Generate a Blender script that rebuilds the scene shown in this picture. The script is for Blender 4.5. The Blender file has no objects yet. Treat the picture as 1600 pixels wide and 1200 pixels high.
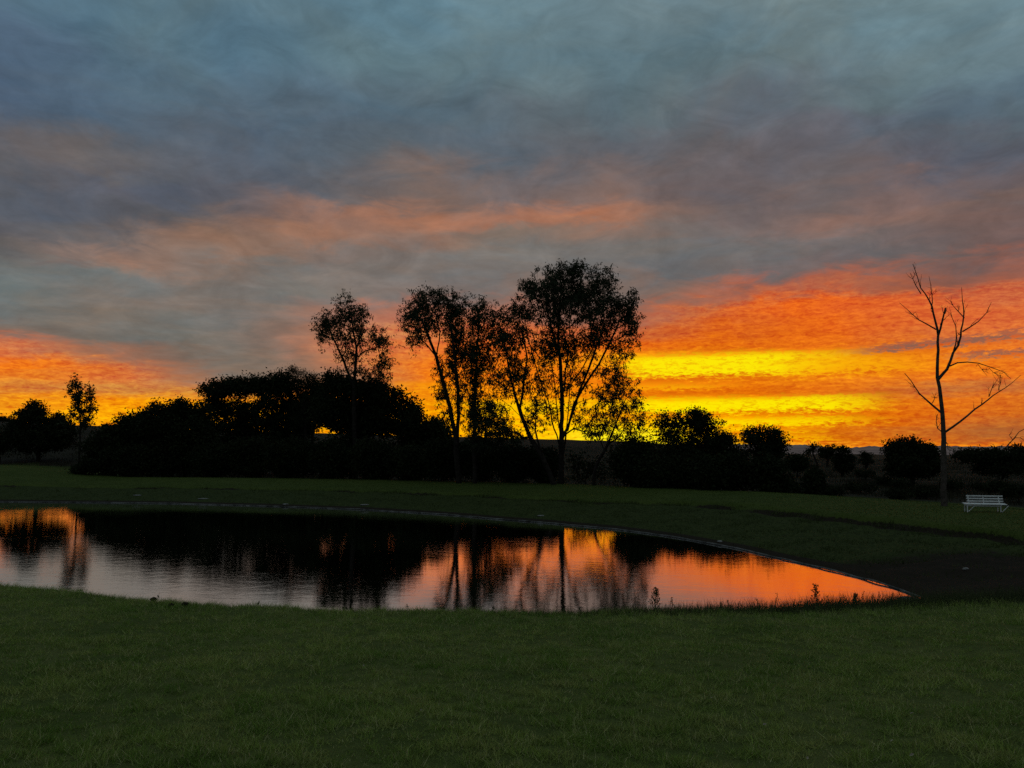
import bpy, math, random
import numpy as np

random.seed(7)
RNG = np.random.default_rng(11)
scene = bpy.context.scene
COL = scene.collection

# ------------------------------------------------------------------ camera
EYE = 4.6                       # metres above the pond surface (z = 0)
F = 1202.0                      # focal length in photo pixels (photo 1600 x 1200)
PITCH = math.atan(97.0 / F)     # the horizon sits 97 px below the centre
cam_data = bpy.data.cameras.new("camera")
cam_data.sensor_fit = 'HORIZONTAL'
cam_data.sensor_width = 36.0
cam_data.lens = 36.0 * F / 1600.0
cam_data.clip_start = 0.1
cam_data.clip_end = 20000.0
cam = bpy.data.objects.new("camera", cam_data)
COL.objects.link(cam)
cam.location = (0, 0, EYE)
cam.rotation_euler = (math.pi / 2 + PITCH, 0, 0)
scene.camera = cam

SP, CP = math.sin(PITCH), math.cos(PITCH)


def ray(px, py):
    u, v = (px - 800.0) / F, (600.0 - py) / F
    return u, CP - v * SP, v * CP + SP


def at(px, py, Y):
    """the point at distance Y (along +y) seen at a photo pixel"""
    x, y, z = ray(px, py)
    return np.array([x / y * Y, Y, EYE + z / y * Y])


def on_level(px, py, z):
    x, y, zz = ray(px, py)
    Y = (z - EYE) / (zz / y)
    return np.array([x / y * Y, Y, z])


def azel(px, py):
    x, y, z = ray(px, py)
    return math.degrees(math.atan2(x, y)), math.degrees(math.atan2(z, math.hypot(x, y)))


def lin(c):
    c = c / 255.0
    return c / 12.92 if c <= 0.04045 else ((c + 0.055) / 1.055) ** 2.4


def rgb(c, a=1.0):
    return (lin(c[0]), lin(c[1]), lin(c[2]), a)


# ------------------------------------------------------------------ view
scene.render.engine = 'CYCLES'
vs = scene.view_settings
scene.display_settings.display_device = 'sRGB'
vs.view_transform = 'Standard'
vs.look = 'None'
vs.exposure = 0.0
vs.gamma = 1.0
vs.use_curve_mapping = False
cy = scene.cycles
cy.max_bounces = 5
cy.diffuse_bounces = 2
cy.glossy_bounces = 3
cy.transmission_bounces = 2
cy.transparent_max_bounces = 4
cy.volume_bounces = 0
cy.use_denoising = False

SUN_AZ, SUN_EL = 4.5, 0.8       # degrees, just clearing the ridge behind the trees

# ------------------------------------------------------------------ sky (world)
SKY_ROWS = {   # photo row -> (column, sRGB)
    -60: [(0, (92, 120, 134)), (800, (108, 134, 144)), (1600, (124, 146, 150))],
    0: [(0, (88, 112, 130)), (200, (88, 120, 136)), (400, (92, 122, 138)), (600, (95, 125, 138)), (800, (105, 132, 142)), (1000, (112, 132, 138)), (1200, (112, 132, 140)), (1400, (118, 138, 142)), (1600, (125, 145, 148))],
    100: [(0, (80, 98, 120)), (200, (84, 108, 124)), (400, (88, 114, 128)), (600, (92, 120, 132)), (800, (98, 120, 128)), (1000, (96, 118, 126)), (1200, (96, 116, 122)), (1400, (104, 124, 128)), (1600, (98, 120, 130))],
    180: [(0, (78, 94, 112)), (200, (82, 100, 116)), (400, (88, 100, 114)), (600, (84, 104, 116)), (800, (94, 108, 118)), (1000, (92, 108, 114)), (1150, (102, 100, 106)), (1250, (94, 98, 110)), (1400, (90, 102, 114)), (1600, (80, 94, 108))],
    240: [(0, (104, 98, 98)), (120, (108, 100, 98)), (250, (98, 98, 100)), (400, (88, 98, 110)), (600, (86, 98, 108)), (800, (92, 100, 108)), (1000, (98, 98, 104)), (1100, (108, 98, 98)), (1200, (96, 98, 106)), (1330, (106, 97, 98)), (1450, (90, 92, 102)), (1600, (88, 88, 98))],
    300: [(0, (90, 93, 101)), (200, (86, 91, 104)), (400, (88, 92, 102)), (520, (94, 95, 101)), (600, (114, 102, 98)), (720, (130, 106, 96)), (800, (118, 103, 100)), (1000, (122, 102, 96)), (1100, (106, 97, 100)), (1200, (112, 99, 98)), (1300, (104, 97, 98)), (1420, (130, 102, 94)), (1600, (116, 98, 93))],
    335: [(0, (90, 91, 98)), (200, (86, 90, 98)), (340, (96, 95, 98)), (450, (146, 110, 92)), (560, (158, 114, 93)), (680, (166, 116, 92)), (800, (160, 113, 93)), (900, (176, 115, 86)), (1000, (154, 111, 91)), (1080, (122, 106, 100)), (1200, (120, 101, 98)), (1300, (132, 104, 95)), (1450, (126, 102, 95)), (1600, (116, 94, 90))],
    365: [(0, (100, 97, 98)), (200, (100, 97, 98)), (290, (134, 108, 94)), (400, (156, 116, 93)), (520, (162, 119, 98)), (640, (140, 114, 102)), (800, (130, 116, 106)), (920, (140, 116, 104)), (1000, (124, 112, 106)), (1200, (112, 106, 104)), (1400, (110, 99, 97)), (1600, (116, 92, 88))],
    400: [(0, (106, 108, 108)), (120, (136, 113, 102)), (260, (152, 116, 98)), (350, (140, 115, 101)), (450, (120, 113, 108)), (600, (124, 114, 108)), (800, (118, 116, 113)), (1000, (114, 112, 110)), (1200, (102, 105, 108)), (1400, (102, 97, 98)), (1600, (116, 91, 86))],
    430: [(0, (106, 118, 118)), (130, (110, 118, 117)), (250, (118, 114, 109)), (400, (112, 113, 111)), (600, (126, 115, 108)), (800, (117, 114, 112)), (1000, (110, 108, 107)), (1150, (112, 100, 98)), (1280, (128, 96, 86)), (1350, (170, 98, 72)), (1450, (140, 92, 78)), (1600, (200, 102, 64))],
    460: [(0, (108, 114, 113)), (200, (122, 113, 106)), (330, (132, 114, 104)), (440, (122, 120, 114)), (600, (122, 112, 107)), (800, (124, 110, 104)), (1000, (124, 106, 98)), (1080, (140, 102, 86)), (1150, (196, 98, 60)), (1230, (230, 96, 30)), (1400, (222, 96, 44)), (1600, (212, 104, 62))],
    490: [(0, (110, 110, 106)), (150, (122, 112, 103)), (300, (114, 110, 104)), (400, (120, 112, 105)), (480, (160, 116, 98)), (560, (182, 116, 92)), (700, (180, 110, 86)), (900, (140, 104, 90)), (1000, (160, 100, 80)), (1080, (215, 98, 42)), (1200, (240, 102, 10)), (1300, (238, 98, 15)), (1400, (226, 98, 36)), (1600, (220, 104, 54))],
    520: [(0, (126, 106, 95)), (100, (114, 108, 101)), (300, (112, 110, 104)), (400, (130, 113, 103)), (500, (172, 118, 92)), (600, (200, 118, 78)), (750, (225, 108, 52)), (900, (200, 100, 58)), (1000, (205, 96, 45)), (1100, (220, 94, 20)), (1200, (212, 94, 26)), (1300, (226, 96, 18)), (1450, (210, 100, 52)), (1600, (225, 110, 48))],
    545: [(0, (225, 108, 58)), (60, (190, 108, 76)), (130, (130, 108, 94)), (240, (112, 110, 104)), (400, (122, 113, 104)), (520, (196, 118, 80)), (650, (228, 112, 48)), (800, (238, 110, 28)), (980, (232, 100, 12)), (1100, (232, 108, 4)), (1250, (236, 108, 6)), (1400, (236, 112, 16)), (1600, (232, 112, 34))],
    570: [(0, (246, 118, 14)), (100, (240, 116, 26)), (180, (214, 112, 56)), (250, (150, 110, 86)), (340, (122, 111, 101)), (460, (130, 112, 98)), (560, (190, 116, 76)), (650, (240, 118, 24)), (800, (244, 120, 14)), (980, (246, 150, 0)), (1200, (250, 165, 0)), (1350, (246, 140, 4)), (1450, (240, 124, 14)), (1600, (234, 112, 26))],
    590: [(0, (232, 122, 34)), (100, (222, 116, 40)), (200, (232, 110, 48)), (270, (190, 110, 70)), (340, (126, 110, 98)), (460, (128, 110, 96)), (560, (160, 112, 84)), (650, (246, 122, 14)), (800, (246, 124, 10)), (1000, (236, 112, 6)), (1200, (240, 125, 4)), (1400, (236, 116, 18)), (1600, (232, 112, 30))],
    604: [(0, (216, 126, 48)), (80, (212, 122, 52)), (160, (190, 118, 68)), (300, (150, 112, 84)), (400, (136, 110, 90)), (560, (170, 112, 76)), (640, (248, 130, 6)), (800, (248, 132, 6)), (1000, (240, 124, 4)), (1200, (226, 102, 8)), (1350, (216, 104, 26)), (1450, (188, 104, 54)), (1600, (200, 106, 50))],
    618: [(0, (240, 142, 22)), (150, (250, 142, 10)), (300, (246, 140, 12)), (420, (232, 128, 26)), (600, (240, 128, 10)), (800, (250, 144, 0)), (1000, (236, 118, 2)), (1200, (230, 106, 2)), (1400, (226, 106, 18)), (1600, (216, 104, 32))],
    634: [(0, (236, 140, 26)), (150, (252, 156, 4)), (300, (252, 158, 2)), (600, (246, 142, 0)), (800, (252, 170, 0)), (1000, (254, 190, 0)), (1200, (252, 180, 0)), (1350, (240, 132, 8)), (1450, (230, 112, 14)), (1600, (218, 104, 26))],
    650: [(0, (246, 140, 14)), (150, (252, 160, 4)), (300, (252, 164, 2)), (600, (250, 154, 0)), (750, (251, 160, 0)), (900, (252, 170, 0)), (1050, (244, 140, 0)), (1200, (234, 112, 0)), (1400, (230, 106, 10)), (1600, (208, 102, 34))],
    662: [(0, (248, 146, 12)), (150, (252, 164, 6)), (600, (252, 168, 0)), (700, (252, 160, 0)), (800, (253, 168, 0)), (950, (255, 195, 0)), (1080, (255, 195, 0)), (1200, (252, 170, 0)), (1320, (240, 132, 6)), (1420, (226, 110, 22)), (1600, (180, 98, 48))],
    678: [(0, (250, 150, 12)), (400, (252, 160, 6)), (700, (253, 160, 0)), (850, (254, 178, 0)), (960, (255, 225, 12)), (1080, (255, 205, 0)), (1180, (246, 140, 0)), (1300, (216, 104, 10)), (1420, (196, 98, 32)), (1600, (166, 94, 50))],
    690: [(0, (250, 152, 14)), (400, (252, 165, 8)), (700, (253, 160, 0)), (850, (255, 190, 0)), (960, (255, 232, 25)), (1080, (255, 200, 0)), (1200, (240, 130, 0)), (1350, (212, 102, 12)), (1450, (214, 106, 24)), (1600, (190, 98, 40))],
    697: [(0, (250, 150, 20)), (700, (255, 200, 20)), (900, (255, 240, 60)), (1200, (255, 175, 30)), (1350, (255, 150, 24)), (1600, (245, 128, 20))],
}
_ys = sorted(SKY_ROWS)


def sky_pixel(px, py):
    px = min(max(px, 0), 1600)
    py = min(max(py, _ys[0]), _ys[-1])

    def row(y):
        r = SKY_ROWS[y]
        xs = [p[0] for p in r]
        return np.array([np.interp(px, xs, [lin(p[1][k]) for p in r]) for k in range(3)])
    for a, b in zip(_ys, _ys[1:]):
        if a <= py <= b:
            t = (py - a) / (b - a)
            return row(a) * (1 - t) + row(b) * t
    return row(_ys[-1])


def project(az, el):
    x = math.sin(math.radians(az)) * math.cos(math.radians(el))
    y = math.cos(math.radians(az)) * math.cos(math.radians(el))
    z = math.sin(math.radians(el))
    fy = y * CP + z * SP
    up = -y * SP + z * CP
    return 800 + F * x / fy, 600 - F * up / fy


world = bpy.data.worlds.new("World")
scene.world = world
world.use_nodes = True
wt = world.node_tree
wt.nodes.clear()


class Nodes:
    """small helper that writes node graphs"""

    def __init__(self, tree):
        self.t = tree

    def new(self, kind, **kw):
        n = self.t.nodes.new(kind)
        for k, v in kw.items():
            setattr(n, k, v)
        return n

    def put(self, sock, v):
        if isinstance(v, bpy.types.NodeSocket):
            self.t.links.new(v, sock)
        elif v is not None:
            sock.default_value = v

    def m(self, op, a, b=None, c=None, clamp=False):
        n = self.new('ShaderNodeMath', operation=op, use_clamp=clamp)
        self.put(n.inputs[0], a)
        if b is not None:
            self.put(n.inputs[1], b)
        if c is not None:
            self.put(n.inputs[2], c)
        return n.outputs[0]

    def step(self, v, a, b, lo=0.0, hi=1.0):
        n = self.new('ShaderNodeMapRange', interpolation_type='SMOOTHSTEP')
        self.put(n.inputs['Value'], v)
        n.inputs['From Min'].default_value = a
        n.inputs['From Max'].default_value = b
        n.inputs['To Min'].default_value = lo
        n.inputs['To Max'].default_value = hi
        return n.outputs[0]

    def mix(self, f, a, b, blend='MIX'):
        n = self.new('ShaderNodeMix', data_type='RGBA', blend_type=blend)
        self.put(n.inputs[0], f)
        self.put(n.inputs[6], a)
        self.put(n.inputs[7], b)
        return n.outputs[2]

    def vec(self, x, y, z):
        n = self.new('ShaderNodeCombineXYZ')
        for s, v in zip(n.inputs, (x, y, z)):
            self.put(s, v)
        return n.outputs[0]

    def noise(self, vec, scale, detail=4.0, rough=0.55, dist=0.0):
        n = self.new('ShaderNodeTexNoise')
        if vec is not None:
            self.put(n.inputs['Vector'], vec)
        n.inputs['Scale'].default_value = scale
        n.inputs['Detail'].default_value = detail
        n.inputs['Roughness'].default_value = rough
        n.inputs['Distortion'].default_value = dist
        return n

    def ramp(self, fac, stops):
        n = self.new('ShaderNodeValToRGB')
        e = n.color_ramp.elements
        while len(e) < len(stops):
            e.new(0.5)
        for i, (p, c) in enumerate(stops):
            e[i].position = p
            e[i].color = (c[0], c[1], c[2], 1.0)
        self.put(n.inputs[0], fac)
        return n.outputs[0]


g = Nodes(wt)
direction = g.new('ShaderNodeTexCoord').outputs['Generated']
sep = g.new('ShaderNodeSeparateXYZ')
g.put(sep.inputs[0], direction)
dx, dy, dz = sep.outputs
AZ = g.m('MULTIPLY', g.m('ARCTAN2', dx, dy), 57.29578)
EL = g.m('MULTIPLY', g.m('ARCSINE', dz), 57.29578)
# cloud sheet: the direction cut with a level layer, so that the pattern flattens towards the horizon
zz = g.m('ADD', g.m('MAXIMUM', dz, 0.0), 0.11)
cloud_xy = g.vec(g.m('DIVIDE', dx, zz), g.m('DIVIDE', dy, zz), 0.0)
big = g.noise(cloud_xy, 1.3, 5.0, 0.55, 0.4)
fine = g.noise(cloud_xy, 5.0, 6.0, 0.62, 0.6)
ripple = g.noise(g.vec(g.m('MULTIPLY', AZ, 0.7), g.m('MULTIPLY', EL, 2.2), 3.3), 2.6, 6.0, 0.68, 0.4)
micro = g.noise(cloud_xy, 17.0, 6.0, 0.7, 0.3)
streak = g.noise(g.vec(g.m('MULTIPLY', AZ, 0.07), g.m('MULTIPLY', EL, 1.5), 9.1), 1.6, 4.0, 0.55, 0.2)


def centred(sock):
    return g.m('SUBTRACT', sock, 0.5)


sb = g.new('ShaderNodeSeparateColor')
g.put(sb.inputs[0], big.outputs['Color'])
sf = g.new('ShaderNodeSeparateColor')
g.put(sf.inputs[0], fine.outputs['Color'])
hi_sky = g.step(EL, 2.0, 16.0)
amp_el = g.m('MULTIPLY_ADD', hi_sky, 3.6, 0.5)
amp_az = g.m('MULTIPLY_ADD', hi_sky, 6.5, 2.8)
AZW = g.m('ADD', AZ, g.m('MULTIPLY', centred(sb.outputs[0]), amp_az))
AZW = g.m('ADD', AZW, g.m('MULTIPLY', centred(sf.outputs[0]), 3.5))
ELW = g.m('ADD', EL, g.m('MULTIPLY', centred(sb.outputs[1]), amp_el))
ELW = g.m('ADD', ELW, g.m('MULTIPLY', centred(sf.outputs[1]), g.m('MULTIPLY_ADD', hi_sky, 2.6, 1.1)))

# colour of the cloud sheet by azimuth, one ramp for each elevation
azs = [-60.0, -48.0] + list(np.linspace(-38, 38, 27)) + [48.0, 60.0]
ramp_t = g.m('DIVIDE', g.m('ADD', AZW, 60.0), 120.0, clamp=True)
els = sorted({round(azel(800, y)[1], 3) for y in _ys})
front = None
for i, el in enumerate(els):
    stops = [((a + 60.0) / 120.0, sky_pixel(*project(a, el))) for a in azs]
    col = g.ramp(ramp_t, stops)
    if front is None:
        front = col
    else:
        front = g.mix(g.step(ELW, els[i - 1], el), front, col)
# the rest of the dome: blue-grey overcast, dusky low down, brightened overhead to light the lawn
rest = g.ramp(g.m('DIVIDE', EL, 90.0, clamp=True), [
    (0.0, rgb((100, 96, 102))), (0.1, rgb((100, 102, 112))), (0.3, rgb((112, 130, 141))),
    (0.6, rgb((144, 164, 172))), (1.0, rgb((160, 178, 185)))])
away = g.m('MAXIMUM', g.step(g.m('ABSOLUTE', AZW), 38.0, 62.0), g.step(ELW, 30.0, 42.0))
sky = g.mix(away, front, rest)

# relief of the cloud sheet: light and dark folds, then the fine scales of the glow
sc_ = g.new('ShaderNodeSeparateColor')
g.put(sc_.inputs[0], sky)
warm = g.step(g.m('SUBTRACT', sc_.outputs[0], sc_.outputs[2]), 0.22, 0.6)
mott = g.noise(g.vec(g.m('MULTIPLY', AZ, 0.13), g.m('MULTIPLY', EL, 0.24), 5.7), 1.6, 7.0, 0.62, 0.9)
fold = g.m('MULTIPLY_ADD', centred(fine.outputs[0]), 0.45, 1.0)
fold = g.m('MULTIPLY', fold, g.m('MULTIPLY_ADD', centred(mott.outputs[0]), 0.75, 1.0))
fold = g.m('MULTIPLY', fold, g.m('MULTIPLY_ADD', centred(big.outputs[0]), 0.45, 1.0))
fold = g.m('MULTIPLY', fold, g.m('MULTIPLY_ADD', centred(micro.outputs[0]), 0.22, 1.0))
cool = g.m('SUBTRACT', 1.0, warm)
fold = g.m('MULTIPLY_ADD', g.m('SUBTRACT', fold, 1.0), g.m('MULTIPLY_ADD', cool, 0.8, 0.2), 1.0)
rn = g.m('ADD', g.m('MULTIPLY', centred(ripple.outputs[0]), 1.9), g.m('MULTIPLY', centred(streak.outputs[0]), 0.8))
rn = g.m('MULTIPLY', rn, warm)
shade = g.vec(g.m('MULTIPLY', fold, g.m('MULTIPLY_ADD', rn, 0.55, 1.0)),
              g.m('MULTIPLY', g.m('MULTIPLY', fold, g.m('MULTIPLY_ADD', rn, 1.35, 1.0)), g.m('MULTIPLY_ADD', warm, 0.06, 1.0)),
              g.m('MULTIPLY', fold, g.m('MULTIPLY_ADD', rn, 0.8, 1.0)))
sky = g.mix(1.0, sky, shade, 'MULTIPLY')
# patches of thinner cloud that let the blue or the afterglow through in the upper sky
tint = g.noise(cloud_xy, 2.6, 4.0, 0.6, 0.8)
tn = g.m('MULTIPLY', g.m('MULTIPLY', centred(tint.outputs[0]), cool), 0.65)
sky = g.mix(1.0, sky, g.vec(g.m('MULTIPLY_ADD', tn, 0.75, 1.0), 1.0, g.m('MULTIPLY_ADD', tn, -0.55, 1.0)), 'MULTIPLY')

# lit streaks of the glow and thin dark cloud bars
ragged = g.m('ADD', g.m('MULTIPLY', centred(ripple.outputs[0]), 1.7), g.m('MULTIPLY', centred(streak.outputs[0]), 0.7))
EB = g.m('ADD', EL, ragged)
AB = g.m('ADD', AZ, g.m('MULTIPLY', centred(sf.outputs[2]), 5.0))


def bar(sky, px0, px1, py0, py1, colour, soft_az=(1.0, 3.0), soft_el=0.28, amount=1.0, tilt=0.0):
    mid = 0.5 * (px0 + px1)
    a0, a1 = azel(px0, 690)[0], azel(px1, 690)[0]
    e1, e0 = azel(mid, py0)[1], azel(mid, py1)[1]
    e = EB
    if tilt:
        e = g.m('SUBTRACT', EB, g.m('MULTIPLY', g.m('SUBTRACT', AZ, 0.5 * (a0 + a1)), tilt))
    f = g.m('MULTIPLY', g.step(e, e0 - soft_el, e0 + soft_el), g.step(e, e1 - soft_el, e1 + soft_el, 1.0, 0.0))
    f = g.m('MULTIPLY', f, g.step(AB, a0 - soft_az[0], a0 + soft_az[0]))
    f = g.m('MULTIPLY', f, g.step(AB, a1 - soft_az[1], a1 + soft_az[1], 1.0, 0.0))
    f = g.m('MULTIPLY', f, g.m('MULTIPLY_ADD', g.step(ripple.outputs[0], 0.36, 0.54), 0.5, 0.5))
    return g.mix(g.m('MULTIPLY', f, amount), sky, rgb(colour))


YEL = (255, 234, 0)
sky = bar(sky, 985, 1290, 554, 586, YEL, (0.8, 5.0), 0.30, 1.0)
sky = bar(sky, 1250, 1430, 557, 581, (252, 170, 0), (3.0, 3.0), 0.30, 0.7)
sky = bar(sky, 990, 1120, 600, 607, (252, 180, 0), (1.0, 3.0), 0.2, 0.7)
sky = bar(sky, 1000, 1350, 622, 643, YEL, (0.8, 3.0), 0.26, 1.0)
sky = bar(sky, 1060, 1330, 653, 664, (255, 222, 0), (1.0, 3.5), 0.2, 0.9)
sky = bar(sky, 1215, 1282, 673, 677, (255, 196, 0), (1.0, 1.0), 0.14, 0.8)
sky = bar(sky, 1215, 1290, 681, 687, (255, 190, 0), (1.0, 1.0), 0.14, 0.8)
sky = bar(sky, 740, 880, 628, 648, (255, 205, 0), (1.0, 1.0), 0.3, 0.7)
sky = bar(sky, 880, 1030, 672, 690, (255, 235, 30), (2.0, 2.0), 0.3, 0.6)
sky = bar(sky, 1360, 1640, 527, 539, (122, 90, 80), (2.5, 2.0), 0.16, 0.85, 0.06)
sky = bar(sky, 1510, 1700, 545, 553, (118, 90, 82), (1.5, 2.0), 0.14, 0.85, 0.0)
sky = bar(sky, 620, 700, 598, 612, (255, 160, 0), (1.0, 1.0), 0.25, 0.6)

below = g.step(EL, -3.0, -0.3)
sky = g.mix(below, rgb((40, 36, 36)), sky)
nishita = g.new('ShaderNodeTexSky', sky_type='NISHITA', sun_disc=False)
nishita.sun_elevation = math.radians(SUN_EL)
nishita.sun_rotation = math.radians(SUN_AZ)
bg_clear = g.new('ShaderNodeBackground')
g.put(bg_clear.inputs[0], nishita.outputs[0])
bg_clear.inputs[1].default_value = 0.05
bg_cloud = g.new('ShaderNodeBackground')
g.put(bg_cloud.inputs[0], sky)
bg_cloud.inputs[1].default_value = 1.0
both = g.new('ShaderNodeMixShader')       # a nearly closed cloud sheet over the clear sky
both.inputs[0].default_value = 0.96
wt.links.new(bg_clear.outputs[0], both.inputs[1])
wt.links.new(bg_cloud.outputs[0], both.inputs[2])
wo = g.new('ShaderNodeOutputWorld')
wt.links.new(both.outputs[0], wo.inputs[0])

# ------------------------------------------------------------------ sun: the last of it, low behind the trees
sun_data = bpy.data.lights.new("sun", 'SUN')
sun_data.energy = 0.12
sun_data.angle = math.radians(2.0)
sun_data.color = (1.0, 0.55, 0.2)
sun = bpy.data.objects.new("sun", sun_data)
COL.objects.link(sun)
sun.rotation_euler = (math.radians(90 - SUN_EL), 0, math.radians(180 - SUN_AZ))


# ------------------------------------------------------------------ materials
def material(name, build):
    m = bpy.data.materials.new(name)
    m.use_nodes = True
    m.node_tree.nodes.clear()
    k = Nodes(m.node_tree)
    out = k.new('ShaderNodeOutputMaterial')
    build(k, out)
    return m


def shade_mat(name, a, b, scale=3.0, rough=0.9, spec=0.1, bump=0.0, bump_scale=20.0, translucent=0.0, island=0.0):
    def build(k, out):
        pos = k.new('ShaderNodeNewGeometry')
        n = k.noise(pos.outputs['Position'], scale, 5.0, 0.6)
        f = k.step(n.outputs[0], 0.32, 0.68)
        if island:
            f = k.m('ADD', k.m('MULTIPLY', f, 1 - island), k.m('MULTIPLY', pos.outputs['Random Per Island'], island))
        c = k.mix(f, (*a, 1), (*b, 1))
        p = k.new('ShaderNodeBsdfPrincipled')
        k.put(p.inputs['Base Color'], c)
        p.inputs['Roughness'].default_value = rough
        p.inputs['Specular IOR Level'].default_value = spec
        if bump:
            nb = k.noise(pos.outputs['Position'], bump_scale, 5.0, 0.6)
            bn = k.new('ShaderNodeBump')
            bn.inputs['Strength'].default_value = bump
            bn.inputs['Distance'].default_value = 0.1
            k.put(bn.inputs['Height'], nb.outputs[0])
            k.put(p.inputs['Normal'], bn.outputs[0])
        s = p.outputs[0]
        if translucent:
            t = k.new('ShaderNodeBsdfTranslucent')
            k.put(t.inputs[0], c)
            mx = k.new('ShaderNodeMixShader')
            mx.inputs[0].default_value = translucent
            k.put(mx.inputs[1], s)
            k.put(mx.inputs[2], t.outputs[0])
            s = mx.outputs[0]
        k.t.links.new(s, out.inputs[0])
    return material(name, build)


def ground_mat(name, lawn, lawn2, rough_c, rough2, mud):
    """short grass, rough grass and bare earth by where they lie (attributes rough, mud)"""
    def build(k, out):
        pos = k.new('ShaderNodeNewGeometry').outputs['Position']
        n1 = k.noise(pos, 0.45, 5.0, 0.6)
        n2 = k.noise(pos, 6.0, 6.0, 0.7)
        n3 = k.noise(pos, 60.0, 3.0, 0.7)
        f1 = k.step(k.m('MULTIPLY_ADD', n1.outputs[0], 0.6, k.m('MULTIPLY', n2.outputs[0], 0.4)), 0.36, 0.64)
        a_r = k.new('ShaderNodeAttribute', attribute_name='rough').outputs['Fac']
        a_m = k.new('ShaderNodeAttribute', attribute_name='mud').outputs['Fac']
        lc = k.mix(f1, (*lawn, 1), (*lawn2, 1))
        rc = k.mix(k.step(n2.outputs[0], 0.35, 0.65), (*rough_c, 1), (*rough2, 1))
        wob = k.m('MULTIPLY', k.m('SUBTRACT', n2.outputs[0], 0.5), 0.9)
        c = k.mix(k.step(k.m('ADD', a_r, wob), 0.35, 0.65), lc, rc)
        mc = k.mix(n2.outputs[0], (*mud, 1), (mud[0] * 1.7, mud[1] * 1.6, mud[2] * 1.5, 1))
        c = k.mix(k.step(k.m('ADD', a_m, wob), 0.35, 0.65), c, mc)
        c = k.mix(1.0, c, k.ramp(n3.outputs[0], [(0.3, (0.6, 0.6, 0.6)), (0.7, (1.35, 1.35, 1.3))]), 'MULTIPLY')
        p = k.new('ShaderNodeBsdfPrincipled')
        k.put(p.inputs['Base Color'], c)
        p.inputs['Roughness'].default_value = 0.95
        p.inputs['Specular IOR Level'].default_value = 0.05
        bn = k.new('ShaderNodeBump')
        bn.inputs['Strength'].default_value = 0.7
        bn.inputs['Distance'].default_value = 0.08
        k.put(bn.inputs['Height'], k.m('ADD', k.m('MULTIPLY', n2.outputs[0], 1.0), k.m('MULTIPLY', n3.outputs[0], 0.25)))
        k.put(p.inputs['Normal'], bn.outputs[0])
        k.t.links.new(p.outputs[0], out.inputs[0])
    return material(name, build)


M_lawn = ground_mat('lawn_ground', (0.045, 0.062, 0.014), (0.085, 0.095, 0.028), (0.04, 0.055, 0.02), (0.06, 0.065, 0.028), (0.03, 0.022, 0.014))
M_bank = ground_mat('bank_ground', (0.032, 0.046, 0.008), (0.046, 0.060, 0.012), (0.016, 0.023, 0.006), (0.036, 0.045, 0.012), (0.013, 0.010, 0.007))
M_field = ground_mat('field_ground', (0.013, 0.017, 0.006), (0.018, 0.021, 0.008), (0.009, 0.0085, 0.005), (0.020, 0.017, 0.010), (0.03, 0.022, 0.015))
def lawn_blade_build(k, out):
    geo = k.new('ShaderNodeNewGeometry')
    pos = geo.outputs['Position']
    rnd = geo.outputs['Random Per Island']
    a = k.step(k.noise(pos, 0.55, 4.0, 0.6).outputs[0], 0.35, 0.65)
    b = k.step(k.noise(pos, 2.3, 5.0, 0.65).outputs[0], 0.42, 0.70)
    green = k.mix(a, (0.100, 0.172, 0.026, 1), (0.195, 0.255, 0.052, 1))
    c = k.mix(k.m('MULTIPLY', b, 0.5), green, (0.290, 0.270, 0.095, 1))
    c = k.mix(k.step(rnd, 0.80, 0.98), c, (0.27, 0.25, 0.12, 1))
    c = k.mix(1.0, c, k.ramp(rnd, [(0.0, (0.6, 0.6, 0.6)), (1.0, (1.5, 1.5, 1.5))]), 'MULTIPLY')
    d_ = k.new('ShaderNodeBsdfDiffuse')
    k.put(d_.inputs[0], c)
    t_ = k.new('ShaderNodeBsdfTranslucent')
    k.put(t_.inputs[0], c)
    mx = k.new('ShaderNodeMixShader')
    mx.inputs[0].default_value = 0.35
    k.put(mx.inputs[1], d_.outputs[0])
    k.put(mx.inputs[2], t_.outputs[0])
    k.t.links.new(mx.outputs[0], out.inputs[0])


M_blade = material('lawn_blade', lawn_blade_build)
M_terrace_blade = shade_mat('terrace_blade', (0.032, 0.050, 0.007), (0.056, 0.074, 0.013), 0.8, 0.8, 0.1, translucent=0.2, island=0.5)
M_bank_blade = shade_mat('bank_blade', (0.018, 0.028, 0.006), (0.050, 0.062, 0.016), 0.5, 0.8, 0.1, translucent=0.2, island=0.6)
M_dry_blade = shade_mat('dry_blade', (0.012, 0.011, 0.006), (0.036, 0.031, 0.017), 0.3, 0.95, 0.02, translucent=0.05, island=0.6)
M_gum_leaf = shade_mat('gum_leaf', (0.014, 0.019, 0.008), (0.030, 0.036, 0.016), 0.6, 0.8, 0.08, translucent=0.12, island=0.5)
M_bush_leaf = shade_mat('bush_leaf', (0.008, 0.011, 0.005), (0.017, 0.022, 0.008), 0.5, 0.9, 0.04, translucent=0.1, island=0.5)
M_bark = shade_mat('bark', (0.010, 0.008, 0.006), (0.026, 0.021, 0.017), 4.0, 0.95, 0.05, 0.5, 25.0)
M_dead_wood = shade_mat('dead_wood', (0.035, 0.028, 0.022), (0.075, 0.060, 0.048), 5.0, 0.95, 0.05, 0.5, 25.0)
M_weed = shade_mat('weed_leaf', (0.030, 0.040, 0.014), (0.06, 0.07, 0.028), 8.0, 0.8, 0.1, translucent=0.2, island=0.5)
M_stone = shade_mat('pale_stone', (0.09, 0.085, 0.078), (0.20, 0.19, 0.175), 9.0, 0.8, 0.2, 0.4, 40.0)
M_edging = shade_mat('edging_concrete', (0.03, 0.029, 0.026), (0.13, 0.125, 0.118), 1.5, 0.9, 0.1, 0.4, 30.0)
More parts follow.
